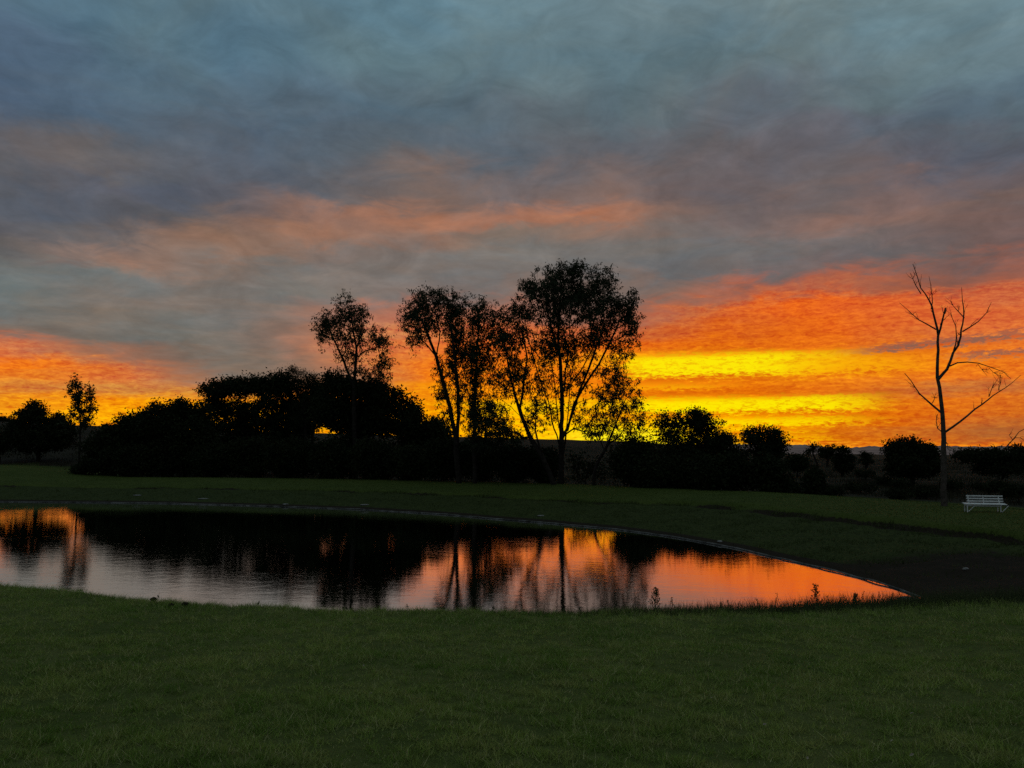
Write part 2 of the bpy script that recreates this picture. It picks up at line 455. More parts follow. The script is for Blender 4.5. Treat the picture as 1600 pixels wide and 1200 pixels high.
M_soil = shade_mat('soil', (0.012, 0.009, 0.006), (0.03, 0.022, 0.015), 20.0, 0.95, 0.05, 0.6, 60.0)
M_leaf_litter = shade_mat('dry_leaf', (0.11, 0.09, 0.06), (0.26, 0.22, 0.16), 30.0, 0.8, 0.1)
M_paint = shade_mat('white_paint', (0.46, 0.455, 0.43), (0.66, 0.65, 0.62), 6.0, 0.55, 0.3, 0.15, 60.0)
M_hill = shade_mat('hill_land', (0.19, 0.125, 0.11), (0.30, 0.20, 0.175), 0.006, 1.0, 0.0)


def water_build(k, out):
    pos = k.new('ShaderNodeNewGeometry').outputs['Position']
    mp = k.new('ShaderNodeMapping')
    k.put(mp.inputs[0], pos)
    mp.inputs['Scale'].default_value = (1.0, 1.7, 1.0)
    mp.inputs['Rotation'].default_value = (0, 0, 0.25)
    n1 = k.noise(mp.outputs[0], 1.1, 3.0, 0.55, 0.5)
    n2 = k.noise(mp.outputs[0], 6.5, 3.0, 0.6, 0.3)
    patch = k.noise(pos, 0.10, 2.0, 0.5)
    amt = k.step(patch.outputs[0], 0.40, 0.62, 0.45, 1.0)
    h = k.m('MULTIPLY', k.m('ADD', n1.outputs[0], k.m('MULTIPLY', n2.outputs[0], 0.42)), amt)
    bn = k.new('ShaderNodeBump')
    bn.inputs['Strength'].default_value = 1.0
    bn.inputs['Distance'].default_value = 0.0042
    k.put(bn.inputs['Height'], h)
    gl = k.new('ShaderNodeBsdfGlossy')
    gl.inputs['Color'].default_value = (0.97, 0.97, 0.97, 1)
    gl.inputs['Roughness'].default_value = 0.018
    k.put(gl.inputs['Normal'], bn.outputs[0])
    df = k.new('ShaderNodeBsdfDiffuse')
    df.inputs[0].default_value = (0.036, 0.038, 0.018, 1)
    fr = k.new('ShaderNodeFresnel')
    fr.inputs['IOR'].default_value = 1.34
    k.put(fr.inputs['Normal'], bn.outputs[0])
    f = k.m('MULTIPLY_ADD', fr.outputs[0], 1.2, 0.55, clamp=True)
    mx = k.new('ShaderNodeMixShader')
    k.put(mx.inputs[0], f)
    k.put(mx.inputs[1], df.outputs[0])
    k.put(mx.inputs[2], gl.outputs[0])
    k.t.links.new(mx.outputs[0], out.inputs[0])


M_water = material('pond_water', water_build)


# ------------------------------------------------------------------ object helpers
def mesh_from(name, verts, faces_flat, nper, mat, smooth=False, parent=None, loc=None, attrs=None):
    """verts (n,3), faces_flat (m,nper) -> one linked mesh object"""
    me = bpy.data.meshes.new(name)
    verts = np.asarray(verts, dtype=np.float32)
    faces = np.asarray(faces_flat, dtype=np.int32).reshape(-1, nper)
    me.vertices.add(len(verts))
    me.vertices.foreach_set('co', verts.ravel())
    me.loops.add(faces.size)
    me.loops.foreach_set('vertex_index', faces.ravel())
    me.polygons.add(len(faces))
    me.polygons.foreach_set('loop_start', np.arange(len(faces), dtype=np.int32) * nper)
    me.polygons.foreach_set('loop_total', np.full(len(faces), nper, dtype=np.int32))
    me.polygons.foreach_set('use_smooth', np.full(len(faces), smooth, dtype=bool))
    me.update(calc_edges=True)
    me.validate()
    for k, v in (attrs or {}).items():
        a = me.attributes.new(k, 'FLOAT', 'POINT')
        a.data.foreach_set('value', np.asarray(v, dtype=np.float32))
    me.materials.append(mat)
    o = bpy.data.objects.new(name, me)
    COL.objects.link(o)
    if parent is not None:
        o.parent = parent
    if loc is not None:
        o.location = loc
    return o


def tag(o, label, cat, group=None):
    o['label'] = label
    o['category'] = cat
    if group:
        o['group'] = group
    return o


def thing(name, label, cat, loc, group=None):
    o = bpy.data.objects.new(name, None)
    o.empty_display_size = 0.2
    COL.objects.link(o)
    o.location = loc
    return tag(o, label, cat, group)


def structure(o):
    o['kind'] = 'structure'
    return o


def stuff(o, label=None, cat=None):
    o['kind'] = 'stuff'
    if label:
        o['label'] = label
    if cat:
        o['category'] = cat
    return o


# smooth pseudo noise from sines, for terrain
_wav = [(RNG.uniform(0, 6.28), RNG.uniform(0, 6.28), RNG.uniform(0.6, 1.6)) for _ in range(14)]


def wave(x, y, wl):
    s = 0
    for a, p, k in _wav:
        q = 6.283 / wl * k
        s = s + np.sin((x * math.cos(a) + y * math.sin(a)) * q + p)
    return s / 5.0


def sstep(a, b, v):
    t = np.clip((v - a) / (b - a), 0, 1)
    return t * t * (3 - 2 * t)


# ------------------------------------------------------------------ terrain
FAR_SHORE = [(-200, 783), (0, 784), (250, 786.5), (420, 791), (560, 796), (700, 804.5), (760, 810), (850, 817),
             (960, 827), (1050, 839), (1150, 857), (1200, 869), (1300, 892), (1360, 908), (1404, 921), (1452, 940)]
shore = [on_level(px, py, 0.0)[:2] for px, py in FAR_SHORE]
NEAR_EDGE = [(1440, 945, 3.0), (1300, 950, 3.2), (1150, 954, 3.2), (1000, 956.5, 3.2), (800, 956, 3.2), (600, 954, 3.2),
             (480, 951.5, 3.2), (330, 945, 3.1), (200, 932, 3.0), (120, 922, 3.0), (0, 912, 3.0), (-120, 905, 3.0)]
lip_pts = np.array([on_level(px, py, 1.55)[:2] for px, py, _ in NEAR_EDGE])
lip_t = np.gradient(lip_pts, axis=0)
lip_t /= np.linalg.norm(lip_t, axis=1, keepdims=True)
near = [p + np.array([t[1], -t[0]]) * off * np.sign(t[1] * p[0] - t[0] * p[1]) for p, t, (_, _, off) in zip(lip_pts, lip_t, NEAR_EDGE)]
POND = [np.array([-160.0, 66.0])] + shore + [np.array([12.0, 19.2])] + near[1:] + [np.array([-60.0, 34.0]), np.array([-160.0, 40.0])]
POND = np.array(POND)
SHORE = np.array(shore)


def pond_dist(x, y):
    """signed distance to the water's edge, positive on land"""
    d = np.full(x.shape, 1e9)
    inside = np.zeros(x.shape, dtype=bool)
    n = len(POND)
    for i in range(n):
        a, b = POND[i], POND[(i + 1) % n]
        e = b - a
        t = np.clip(((x - a[0]) * e[0] + (y - a[1]) * e[1]) / (e @ e), 0, 1)
        d = np.minimum(d, np.hypot(x - a[0] - t * e[0], y - a[1] - t * e[1]))
        c = ((a[1] > y) != (b[1] > y))
        with np.errstate(divide='ignore', invalid='ignore'):
            xi = (b[0] - a[0]) * (y - a[1]) / (b[1] - a[1]) + a[0]
        inside ^= c & (x < xi)
    return np.where(inside, -d, d)


def near_weight(x, y):
    ym = np.interp(x, [-160, -60, -15, 5, 12, 17, 24, 60], [53, 46, 33, 25, 21.5, 18.5, 15, 10])
    return 1 - sstep(-2.2, 2.2, y - ym)


RIDGE_PX = [-900, 0, 150, 450, 700, 980, 1100, 1230, 1600, 2600]
RIDGE_PY = [640, 661, 668, 677, 683, 690, 699, 710, 713, 711]


def terrain(x, y):
    """height above the pond, with weights for rough grass and bare earth"""
    d = pond_dist(x, y)
    r = np.hypot(x, y)
    az = np.arctan2(x, np.maximum(y, 1e-3))
    nw = near_weight(x, y)
    nw = np.where(y < 8, 1.0, nw)
    # near side: lawn that rolls off towards the water
    zn = 1.48 * sstep(-0.4, 3.3, d) ** 0.9 + 0.072 * np.maximum(d - 2.6, 0)
    zn = zn + 0.035 * np.maximum(d - 12.0, 0)
    zn = np.minimum(zn, 2.9)
    zn = zn + 0.035 * wave(x, y, 3.2) + 0.016 * wave(x + 9, y, 1.1)
    # far side: rough slope, a low scarp, the mown terrace and its crest
    sd = 5.2 + 1.9 * sstep(2, 13, x) + 0.45 * wave(x, y, 9.0) + 0.25 * wave(x, y, 2.6)
    zf = 0.10 * sstep(0, 0.5, d) + 0.75 * np.clip((d - 0.3) / (sd - 0.3), 0, 1)
    zf = zf + (0.05 * wave(x, y, 2.3) + 0.03 * wave(x, y, 0.9)) * sstep(0.4, 1.5, d) * (1 - sstep(sd - .2, sd + .5, d))
    sc_h = 0.22 + 0.20 * sstep(8, 15, x)
    zf = zf + sc_h * sstep(sd, sd + 0.8, d) + (0.55 - sc_h) * sstep(sd + 0.2, 15.0, d)
    zf = zf - 0.55 * sstep(15.5, 23.0, d) + 0.02 * wave(x, y, 6.0) * sstep(sd, sd + 2, d)
    left = sstep(-38, -56, x) * sstep(64, 72, y)
    zf = zf + left * np.clip(0.072 * (y - 66), 0, 3.0)
    z = nw * zn + (1 - nw) * zf
    # below the water
    z = np.where(d < 0, np.minimum(z, -0.04 - 0.3 * np.minimum(-d, 3.0)), z)
    # fields that rise to the dark ridge on the left and fall to the valley on the right
    px = 800 + F * np.tan(np.clip(az, -1.2, 1.2)) * 1.0
    ry = np.interp(px, RIDGE_PX, RIDGE_PY)
    zr = EYE + (697 - ry) / F * 260.0 * np.cos(np.clip(az, -1.0, 1.0)) + 0.12 * wave(x, y, 22.0)
    w = sstep(95, 255, r)
    z = z * (1 - w) + zr * w + 0.10 * wave(x, y, 14.0) * sstep(24, 40, d) * (1 - sstep(200, 260, r))
    z = z - (30.0 + z * 0.3) * sstep(275, 700, r)
    rough = np.where(nw > 0.5, 0.0, 1 - sstep(sd - 0.1, sd + 0.5, d)) + sstep(22, 28, d) * (1 - nw) * (1 - left)
    rough = rough + left * sstep(84, 90, y)
    mud = (1 - sstep(0.25, 0.9, d)) * (1 - nw) + sstep(8.5, 13, x) * (1 - sstep(26, 33, y)) * (1 - sstep(sd - 2.0, sd + 0.1, d)) * (1 - nw)
    mud = mud + np.clip(0.45 + 0.4 * wave(x, y, 4.5) + 0.4 * sstep(9, 15, x), 0, 0.95) * (sstep(sd - 0.25, sd, d) * (1 - sstep(sd + 0.3, sd + 0.5, d))) * (1 - nw)
    return z, np.clip(rough, 0, 1), np.clip(mud, 0, 1), d, nw


def ground_z(x, y):
    z = terrain(np.array([float(x)]), np.array([float(y)]))[0]
    return float(z[0])


_YS = np.concatenate([np.arange(4.5, 40, 0.02), np.arange(40, 110, 0.05)])


def hit(px, py):
    """where the sight line through a photo pixel first meets the ground"""
    x, y, z = ray(px, py)
    X, Z = x / y * _YS, EYE + z / y * _YS
    g_ = terrain(X, _YS)[0]
    k = int(np.argmax(Z <= g_))
    return np.array([X[k], _YS[k], g_[k]])


rings = np.concatenate([np.linspace(0.4, 8, 30)[:-1], np.arange(8, 20, 0.16), np.arange(20, 60, 0.22), np.arange(60, 90, 0.34), np.arange(90, 100, 0.9),
                        np.geomspace(100, 300, 40), np.geomspace(310, 7000, 34)])
angs = np.radians(np.concatenate([np.linspace(-180, -50, 40)[:-1], np.linspace(-50, -36, 30)[:-1], np.linspace(-36, 36, 380),
                                  np.linspace(36, 50, 30)[1:], np.linspace(50, 180, 40)[1:]]))
A, R = np.meshgrid(angs, rings)
GX, GY = R * np.sin(A), R * np.cos(A)
GZ, GR, GM, GD, GN = terrain(GX.ravel(), GY.ravel())
verts = np.stack([GX.ravel(), GY.ravel(), GZ], 1)
na, nr = len(angs), len(rings)
ii, jj = np.meshgrid(np.arange(nr - 1), np.arange(na - 1), indexing='ij')
base = (ii * na + jj).ravel()
quads = np.stack([base, base + 1, base + na + 1, base + na], 1)[:, ::-1]
qc_r = np.hypot(GX.ravel()[quads].mean(1), GY.ravel()[quads].mean(1))
qc_d, qc_n = GD[quads].mean(1), GN[quads].mean(1)
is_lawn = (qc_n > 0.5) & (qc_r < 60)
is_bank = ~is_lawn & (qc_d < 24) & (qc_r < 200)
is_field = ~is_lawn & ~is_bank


def ground_piece(name, sel, mat):
    q = quads[sel]
    used, inv = np.unique(q, return_inverse=True)
    return structure(mesh_from(name, verts[used], inv.reshape(-1, 4), 4, mat, True,
                               attrs={'rough': GR[used], 'mud': GM[used]}))


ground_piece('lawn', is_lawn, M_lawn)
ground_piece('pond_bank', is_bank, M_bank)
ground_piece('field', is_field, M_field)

# far hills across the valley
hp = [(-900, 690), (0, 692), (800, 694), (1200, 694.5), (1250, 695), (1275, 697), (1300, 700), (1318, 701), (1335, 699), (1352, 697.5), (1420, 697.5), (1480, 697), (1600, 698), (2600, 695)]
ha = np.radians(np.linspace(-70, 70, 900))
hr = np.concatenate([np.linspace(1900, 3900, 22), [4000, 4100, 4400, 5200]])
HA, HR = np.meshgrid(ha, hr)
hpx = 800 + F * np.tan(HA)
top = EYE + (697 - np.interp(hpx, [p[0] for p in hp], [p[1] for p in hp])) / F * 4000 * np.cos(HA)
jag = np.interp(HA, ha, RNG.normal(0, 1.0, len(ha))) * 1.1 + 1.2 * np.sin(HA * 90) + 0.8 * np.sin(HA * 211 + 1)
rise = sstep(2000, 4000, HR)
HZ = -34 + (top + 34) * rise ** 1.4 + (jag + 4.0 * np.sin(HR / 170.0 + HA * 40) * (1 - rise)) * rise
HZ = HZ - 60 * sstep(4100, 5200, HR)
hv = np.stack([(HR * np.sin(HA)).ravel(), (HR * np.cos(HA)).ravel(), HZ.ravel()], 1)
ii, jj = np.meshgrid(np.arange(len(hr) - 1), np.arange(len(ha) - 1), indexing='ij')
b = (ii * len(ha) + jj).ravel()
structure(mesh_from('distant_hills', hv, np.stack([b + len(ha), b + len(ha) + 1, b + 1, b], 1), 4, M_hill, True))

# the pond
wv = [(-165, 8, 0), (40, 8, 0), (40, 80, 0), (-165, 80, 0)]
structure(mesh_from('pond_water', wv, [(0, 1, 2, 3)], 4, M_water))


# ------------------------------------------------------------------ tubes
def tube(path, radii, sides):
    """a tapered tube along a polyline -> verts, quads"""
    P = np.asarray(path, dtype=float)
    n = len(P)
    T = np.zeros_like(P)
    T[1:-1] = P[2:] - P[:-2]
    T[0], T[-1] = P[1] - P[0], P[-1] - P[-2]
    T /= np.maximum(np.linalg.norm(T, axis=1, keepdims=True), 1e-9)
    ref = np.array([0.31, 0.95, 0.08])
    U = np.cross(T, ref)
    U /= np.maximum(np.linalg.norm(U, axis=1, keepdims=True), 1e-9)
    V = np.cross(T, U)
    th = np.arange(sides) / sides * 2 * math.pi
    ring = np.cos(th)[None, :, None] * U[:, None, :] + np.sin(th)[None, :, None] * V[:, None, :]
    vs_ = (P[:, None, :] + ring * np.asarray(radii)[:, None, None]).reshape(-1, 3)
    k = np.arange(sides)
    q = []
    for i in range(n - 1):
        a, c = i * sides + k, i * sides + (k + 1) % sides
        q.append(np.stack([a, c, c + sides, a + sides], 1))
    return vs_, np.concatenate(q)


class Geo:
    def __init__(self):
        self.v, self.f, self.n = [], [], 0

    def add(self, v, f):
        self.v.append(v)
        self.f.append(np.asarray(f) + self.n)
        self.n += len(v)

    def build(self, name, mat, parent=None, smooth=False, loc=None, nper=4):
        return mesh_from(name, np.concatenate(self.v), np.concatenate(self.f), nper, mat, smooth, parent, loc)


# edging strip along the far shore
eg = Geo()
sp = []
for i in range(len(SHORE) - 1):
    for t in np.linspace(0, 1, 12)[:-1]:
        sp.append(SHORE[i] * (1 - t) + SHORE[i + 1] * t)
sp.append(SHORE[-1])
sp = np.array(sp)
for _ in range(6):
    sp[1:-1] = 0.25 * sp[:-2] + 0.5 * sp[1:-1] + 0.25 * sp[2:]
sp3 = np.column_stack([sp, 0.035 + 0.018 * wave(sp[:, 0], sp[:, 1], 2.0)])
eg.add(*tube(sp3, np.full(len(sp3), 0.032), 6))
structure(eg.build('pond_edging', M_edging, smooth=True))


# ------------------------------------------------------------------ trees
def leaf_quads(centres, size, width, droop, rng):
    """rhombic leaves: centres (n,3) -> verts, quads"""
    n = len(centres)
    d = rng.normal(size=(n, 3))
    d[:, 2] -= droop
    d /= np.linalg.norm(d, axis=1, keepdims=True)
    s = np.cross(d, rng.normal(size=(n, 3)))
    s /= np.maximum(np.linalg.norm(s, axis=1, keepdims=True), 1e-6)
    L = size * rng.uniform(0.6, 1.3, (n, 1))
    W = width * rng.uniform(0.7, 1.3, (n, 1))
    a = centres
    v = np.stack([a, a + d * L * 0.45 + s * W * 0.5, a + d * L, a + d * L * 0.45 - s * W * 0.5], 1).reshape(-1, 3)
    return v, np.arange(n * 4).reshape(-1, 4)


def grow(limbs, points, bf, step, rng):
    """join points to the limbs as the nearest twigs (distance plus a share of the path to the base)"""
    nodes, par, path = [], [], []
    for limb in limbs:
        pts = np.asarray(limb, dtype=float)
        first = True
        for i in range(len(pts)):
            if first:
                if nodes:
                    dd = [np.linalg.norm(pts[0] - q) for q in nodes]
                    k = int(np.argmin(dd))
                    if dd[k] < 0.6:
                        parent = k
                        first = False
                        continue
                    nodes.append(pts[0]); par.append(k); path.append(path[k] + dd[k])
                else:
                    nodes.append(pts[0]); par.append(-1); path.append(0.0)
                parent = len(nodes) - 1
                first = False
                continue
            a = nodes[parent]
            L = np.linalg.norm(pts[i] - a)
            m = max(1, int(round(L / step)))
            for k in range(1, m + 1):
                q = a + (pts[i] - a) * k / m
                if k < m:
                    q = q + rng.normal(0, 0.035 * step, 3)
                nodes.append(q); par.append(parent); path.append(path[parent] + L / m)
                parent = len(nodes) - 1
    P = np.asarray(points)
    N = len(P)
    if N:
        Q = np.array(nodes)
        cost = np.full(N, 1e9)
        best = np.zeros(N, dtype=int)
        pth = np.array(path)
        for i in range(len(Q)):
            c = np.linalg.norm(P - Q[i], axis=1) + bf * pth[i]
            w = c < cost
            cost[w] = c[w]; best[w] = i
        open_ = np.ones(N, dtype=bool)
        tips = []
        for _ in range(N):
            k = int(np.argmin(np.where(open_, cost, 1e18)))
            open_[k] = False
            parent = int(best[k])
            a = nodes[parent]
            L = np.linalg.norm(P[k] - a)
            m = max(1, int(round(L / step)))
            sag = rng.normal(0, 0.10, 3) * L
            for q_i in range(1, m + 1):
                t = q_i / m
                q = a + (P[k] - a) * t + sag * (t * (1 - t)) * 2
                nodes.append(q); par.append(parent); path.append(path[parent] + L / m)
                parent = len(nodes) - 1
                c = np.linalg.norm(P - q, axis=1) + bf * path[parent]
                w = open_ & (c < cost)
                cost[w] = c[w]; best[w] = parent
            tips.append(parent)
    else:
        tips = []
    return np.array(nodes), np.array(par), tips


def limb_mesh(nodes, par, r_tip, r_base, expo=0.5):
    n = len(nodes)
    kids = [[] for _ in range(n)]
    for i in range(n):
        if par[i] >= 0:
            kids[par[i]].append(i)
    cnt = np.ones(n)
    order = list(range(n))
    for i in reversed(order):                    # children always come after their parents
        if kids[i]:
            cnt[i] = sum(cnt[k] for k in kids[i])
    rad = r_tip * cnt ** expo
    if rad[0] > 0:
        s = math.log(max(r_base / r_tip, 1.01)) / math.log(max(cnt[0], 2))
        rad = r_tip * cnt ** s
    geo = Geo()
    seen = np.zeros(n, dtype=bool)
    stack = [(i, i) for i in range(n) if par[i] < 0]
    while stack:
        start, first = stack.pop()
        chain = [start] if start == first else [start, first]
        cur = first
        while kids[cur]:
            ks = sorted(kids[cur], key=lambda k: -cnt[k])
            for k in ks[1:]:
                stack.append((cur, k))
            cur = ks[0]
            chain.append(cur)
        if len(chain) < 2:
            continue
        rr = rad[chain].copy()
        if start != first:
            rr[0] = min(rr[0], rr[1] * 1.15)
        rr[-1] *= 0.5
        mx = rr.max()
        geo.add(*tube(nodes[chain], rr, 7 if mx > 0.10 else (5 if mx > 0.04 else 3)))
    return geo


def sample_lobes(lobes, Y, base, depth, rng, soft=False):
    """lobes: (px, py, rx, ry, n) in photo pixels at distance Y -> points in the tree's own space"""
    out = []
    k = Y / F
    for cx, cy_, rx, ry, n in lobes:
        c = at(cx, cy_, Y) - base
        dz = rng.uniform(-0.35, 0.35) * depth
        rd = max(min(rx * k * 1.1, depth), 0.3)
        q = rng.normal(size=(n, 3))
        if soft:
            q *= 0.55
            q /= np.maximum(np.linalg.norm(q, axis=1, keepdims=True) / 1.3, 1.0)
        else:
            q /= np.linalg.norm(q, axis=1, keepdims=True)
            q *= rng.uniform(0, 1, (n, 1)) ** 0.42
        out.append(np.column_stack([c[0] + q[:, 0] * rx * k, c[1] + dz + q[:, 1] * rd, c[2] + q[:, 2] * ry * k]))
    return np.concatenate(out)


SEED = [100]


def tree(name, label, cat, Y, foot, limbs, lobes, kind='gum', group=None, depth=2.5, r_base=0.16, leaves=22, spread=0.34,
         size=0.2, width=0.05, droop=1.2, bf=0.25, step=0.7, tip=0.012, wood_name='trunk', leaf_name='crown', dense=1.0, more=1.0):
    SEED[0] += 1
    rng = np.random.default_rng(SEED[0])
    px, py = foot
    x = at(px, py, Y)[0]
    base = np.array([x, Y, ground_z(x, Y) - 0.06])
    root = thing(name, label, cat, base, group)
    L3 = []
    for li, limb in enumerate(limbs):
        tilt = 0.0 if li == 0 else rng.uniform(-0.30, 0.30)
        pts = []
        for i, p in enumerate(limb):
            q = at(p[0], p[1], Y) - base
            h = max(0.0, (limb[0][1] - p[1]) * Y / F)
            q[1] += tilt * h
            pts.append(q)
        L3.append(pts)
    if L3:
        L3[0][0] = np.array([0.0, 0.0, 0.0])
    else:
        L3 = [[np.array([0, 0, 0.0]), np.array([0, 0, 0.35])]]
    lobes = [(a_, b_, c_, d_, int(e_ * more)) for a_, b_, c_, d_, e_ in lobes]
    pts = sample_lobes(lobes, Y, base, depth, rng, kind == 'gum') if lobes else np.zeros((0, 3))
    pts[:, 2] = np.maximum(pts[:, 2], 0.12) if len(pts) else pts[:, 2]
    nodes, par, tips = grow(L3, pts, bf, step, rng)
    wood = M_bark
    limb_mesh(nodes, par, tip, r_base).build(wood_name, wood, root, smooth=True)
    if len(pts):
        tip_pos = nodes[tips]
        n = int(leaves * dense)
        c = np.repeat(tip_pos, n, axis=0)
        scale = np.repeat(rng.uniform(0.6, 1.3, (len(tip_pos), 1)), n, axis=0)
        off = rng.normal(size=c.shape) * spread * scale * np.array([1, 1, 0.8])
        if kind == 'gum':                        # leaves in short sprays that point out of the twig end
            ns = 3
            sd_ = rng.normal(size=(len(tip_pos), ns, 3))
            sd_[:, :, 2] += 0.25
            sd_ /= np.linalg.norm(sd_, axis=2, keepdims=True)
            pick = sd_[np.repeat(np.arange(len(tip_pos)), n), rng.integers(0, ns, len(c))]
            off = pick * rng.uniform(0, 2.6 * spread, (len(c), 1)) * scale + rng.normal(size=c.shape) * 0.065
        v, f = leaf_quads(c + off, size, width, droop, rng)
        lg = Geo()
        lg.add(v, f)
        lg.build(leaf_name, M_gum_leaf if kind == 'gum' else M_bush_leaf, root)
    return root


# --- the gum trees in the middle
tree('gum_tree', 'tallest gum tree with broad rounded crown and several trunks, middle of the grove', 'tree', 66, (877, 752),
     [[(877, 752), (877, 690), (878, 640), (877, 600), (875, 560), (872, 520), (875, 470), (880, 432)],
      [(878, 735), (884, 690), (890, 640), (893, 600), (900, 560), (908, 520), (925, 465)],
      [(887, 672), (897, 630), (915, 600), (935, 570), (950, 540), (965, 505)],
      [(877, 700), (866, 670), (858, 630), (852, 580), (845, 540), (840, 500), (835, 462)],
      [(893, 600), (912, 572), (928, 540), (940, 500), (945, 460)],
      [(875, 560), (866, 530), (858, 500), (850, 460)],
      [(890, 640), (905, 628), (925, 622), (945, 620)],
      [(878, 690), (872, 650), (868, 600), (862, 560), (858, 520)],
      [(884, 690), (893, 650), (905, 610), (918, 580), (930, 545)],
      [(877, 640), (884, 590), (890, 545), (893, 500), (900, 455)],
      [(858, 630), (846, 600), (834, 565), (824, 530), (818, 495)]],
     [(878, 432, 27, 25, 80), (898, 424, 14, 14, 26), (846, 458, 27, 24, 70), (828, 450, 12, 12, 18), (880, 470, 30, 28, 90), (935, 453, 25, 25, 76), (908, 455, 16, 20, 40), (800, 500, 10, 16, 16), (985, 470, 10, 10, 12), (860, 540, 22, 24, 30), (900, 545, 24, 24, 30), (955, 600, 22, 18, 24), (930, 670, 26, 14, 24), (860, 650, 16, 24, 16), (895, 610, 18, 24, 14), (918, 490, 36, 26, 90),
      (818, 482, 17, 18, 34), (855, 498, 26, 22, 50), (960, 488, 22, 24, 56), (982, 512, 15, 24, 36), (975, 485, 14, 14, 20), (932, 530, 32, 24, 62), (970, 545, 18, 18, 20),
      (880, 530, 32, 30, 44), (905, 580, 26, 26, 22), (850, 565, 18, 28, 22), (958, 580, 22, 24, 22), (868, 610, 20, 22, 12),
      (940, 630, 22, 26, 24), (915, 650, 20, 20, 16)],
     depth=4.5, r_base=0.25, leaves=25, spread=0.24, size=0.29, width=0.080, more=1.45)
tree('gum_tree', 'lower gum tree with leaning forked stems and thin leaves, left of the tallest trunk', 'tree', 64.5, (866, 750),
     [[(866, 750), (848, 715), (828, 683), (812, 640), (802, 605), (794, 570), (788, 540)],
      [(850, 712), (836, 672), (818, 655), (798, 636), (775, 620), (757, 604)],
      [(812, 640), (818, 600), (824, 560), (818, 525)]],
     [(800, 560, 18, 28, 44), (790, 530, 14, 18, 26), (817, 520, 14, 24, 34), (772, 590, 18, 18, 18), (820, 600, 18, 26, 28), (838, 632, 14, 20, 22),
      (770, 640, 20, 16, 20), (800, 685, 22, 12, 20), (835, 540, 12, 18, 16), (785, 665, 14, 12, 24), (815, 575, 14, 20, 20), (760, 660, 16, 18, 26), (830, 660, 12, 14, 14), (842, 600, 12, 20, 16), (790, 600, 14, 18, 22)],
     depth=2.6, r_base=0.22, leaves=24, spread=0.24, size=0.28, width=0.078, more=1.35)
tree('gum_tree', 'gum tree with one slanting trunk and full top, left side of the middle group', 'tree', 68, (717, 752),
     [[(716, 752), (711, 680), (704, 640), (691, 592), (682, 558), (668, 522), (655, 488)],
      [(713, 700), (717, 650), (716, 610), (712, 565), (707, 520), (703, 478)],
      [(682, 558), (688, 520), (680, 480), (672, 462)],
      [(682, 558), (668, 540), (652, 525), (640, 510)]],
     [(662, 474, 24, 23, 66), (640, 492, 15, 18, 36), (665, 505, 28, 20, 56), (650, 532, 16, 15, 22), (708, 487, 19, 30, 84), (713, 530, 17, 34, 84),
      (690, 600, 9, 34, 34), (706, 570, 12, 24, 30), (718, 615, 10, 36, 30), (685, 470, 12, 16, 20), (700, 650, 9, 20, 14)],
     depth=3.0, r_base=0.26, leaves=25, spread=0.24, size=0.28, width=0.08, more=1.4)
tree('gum_tree', 'narrow gum tree with dark ivy-like lower stems, between slanting gum and tallest gum', 'tree', 67, (742, 752),
     [[(742, 752), (741, 690), (742, 620), (745, 555), (748, 500), (746, 480)],
      [(745, 720), (757, 690), (759, 640), (766, 580), (775, 535), (786, 505)],
      [(742, 620), (736, 580), (733, 540)]],
     [(744, 490, 14, 24, 46), (746, 540, 18, 34, 76), (774, 503, 19, 22, 46), (787, 528, 16, 18, 34), (741, 600, 11, 46, 84), (742, 662, 13, 32, 70),
      (764, 560, 14, 26, 32), (768, 645, 16, 28, 34), (785, 678, 22, 16, 36), (728, 560, 8, 30, 24), (755, 690, 24, 14, 40)],
     depth=2.6, r_base=0.2, leaves=25, spread=0.24, size=0.28, width=0.08, more=1.4)
tree('gum_tree', 'airy gum tree with two-lobed crown standing above the dark bushy trees', 'tree', 80, (556, 750),
     [[(556, 750), (553, 640), (554, 590), (557, 545), (549, 500), (540, 470)],
      [(553, 610), (537, 565), (520, 530), (507, 502)],
      [(555, 640), (572, 595), (588, 562), (597, 532), (600, 512)],
      [(557, 545), (566, 515), (570, 480)]],
     [(545, 488, 26, 22, 72), (507, 502, 16, 17, 46), (534, 522, 30, 26, 72), (566, 515, 15, 30, 40), (545, 558, 18, 20, 24), (595, 535, 17, 26, 48),
      (600, 574, 13, 24, 34), (584, 592, 14, 14, 36), (504, 525, 10, 14, 14), (562, 580, 14, 16, 14)],
     depth=3.6, r_base=0.24, leaves=21, spread=0.28, size=0.33, width=0.09, more=1.3)
tree('young_gum_tree', 'small leaning tree with thin open branches, right of the tallest gum trunk', 'tree', 63, (928, 752),
     [[(928, 754), (929, 735), (940, 712), (950, 694), (966, 684), (982, 660)],
      [(932, 728), (946, 706), (938, 685), (945, 668), (955, 640)],
      [(950, 694), (962, 660), (975, 625), (988, 610)]],
     [(975, 650, 22, 32, 48), (950, 668, 24, 18, 26), (990, 618, 13, 18, 20), (986, 682, 14, 12, 20), (960, 620, 14, 20, 16), (1000, 660, 10, 16, 14)],
     depth=2.2, r_base=0.13, leaves=22, spread=0.24, size=0.26, width=0.075, tip=0.012, more=1.3)

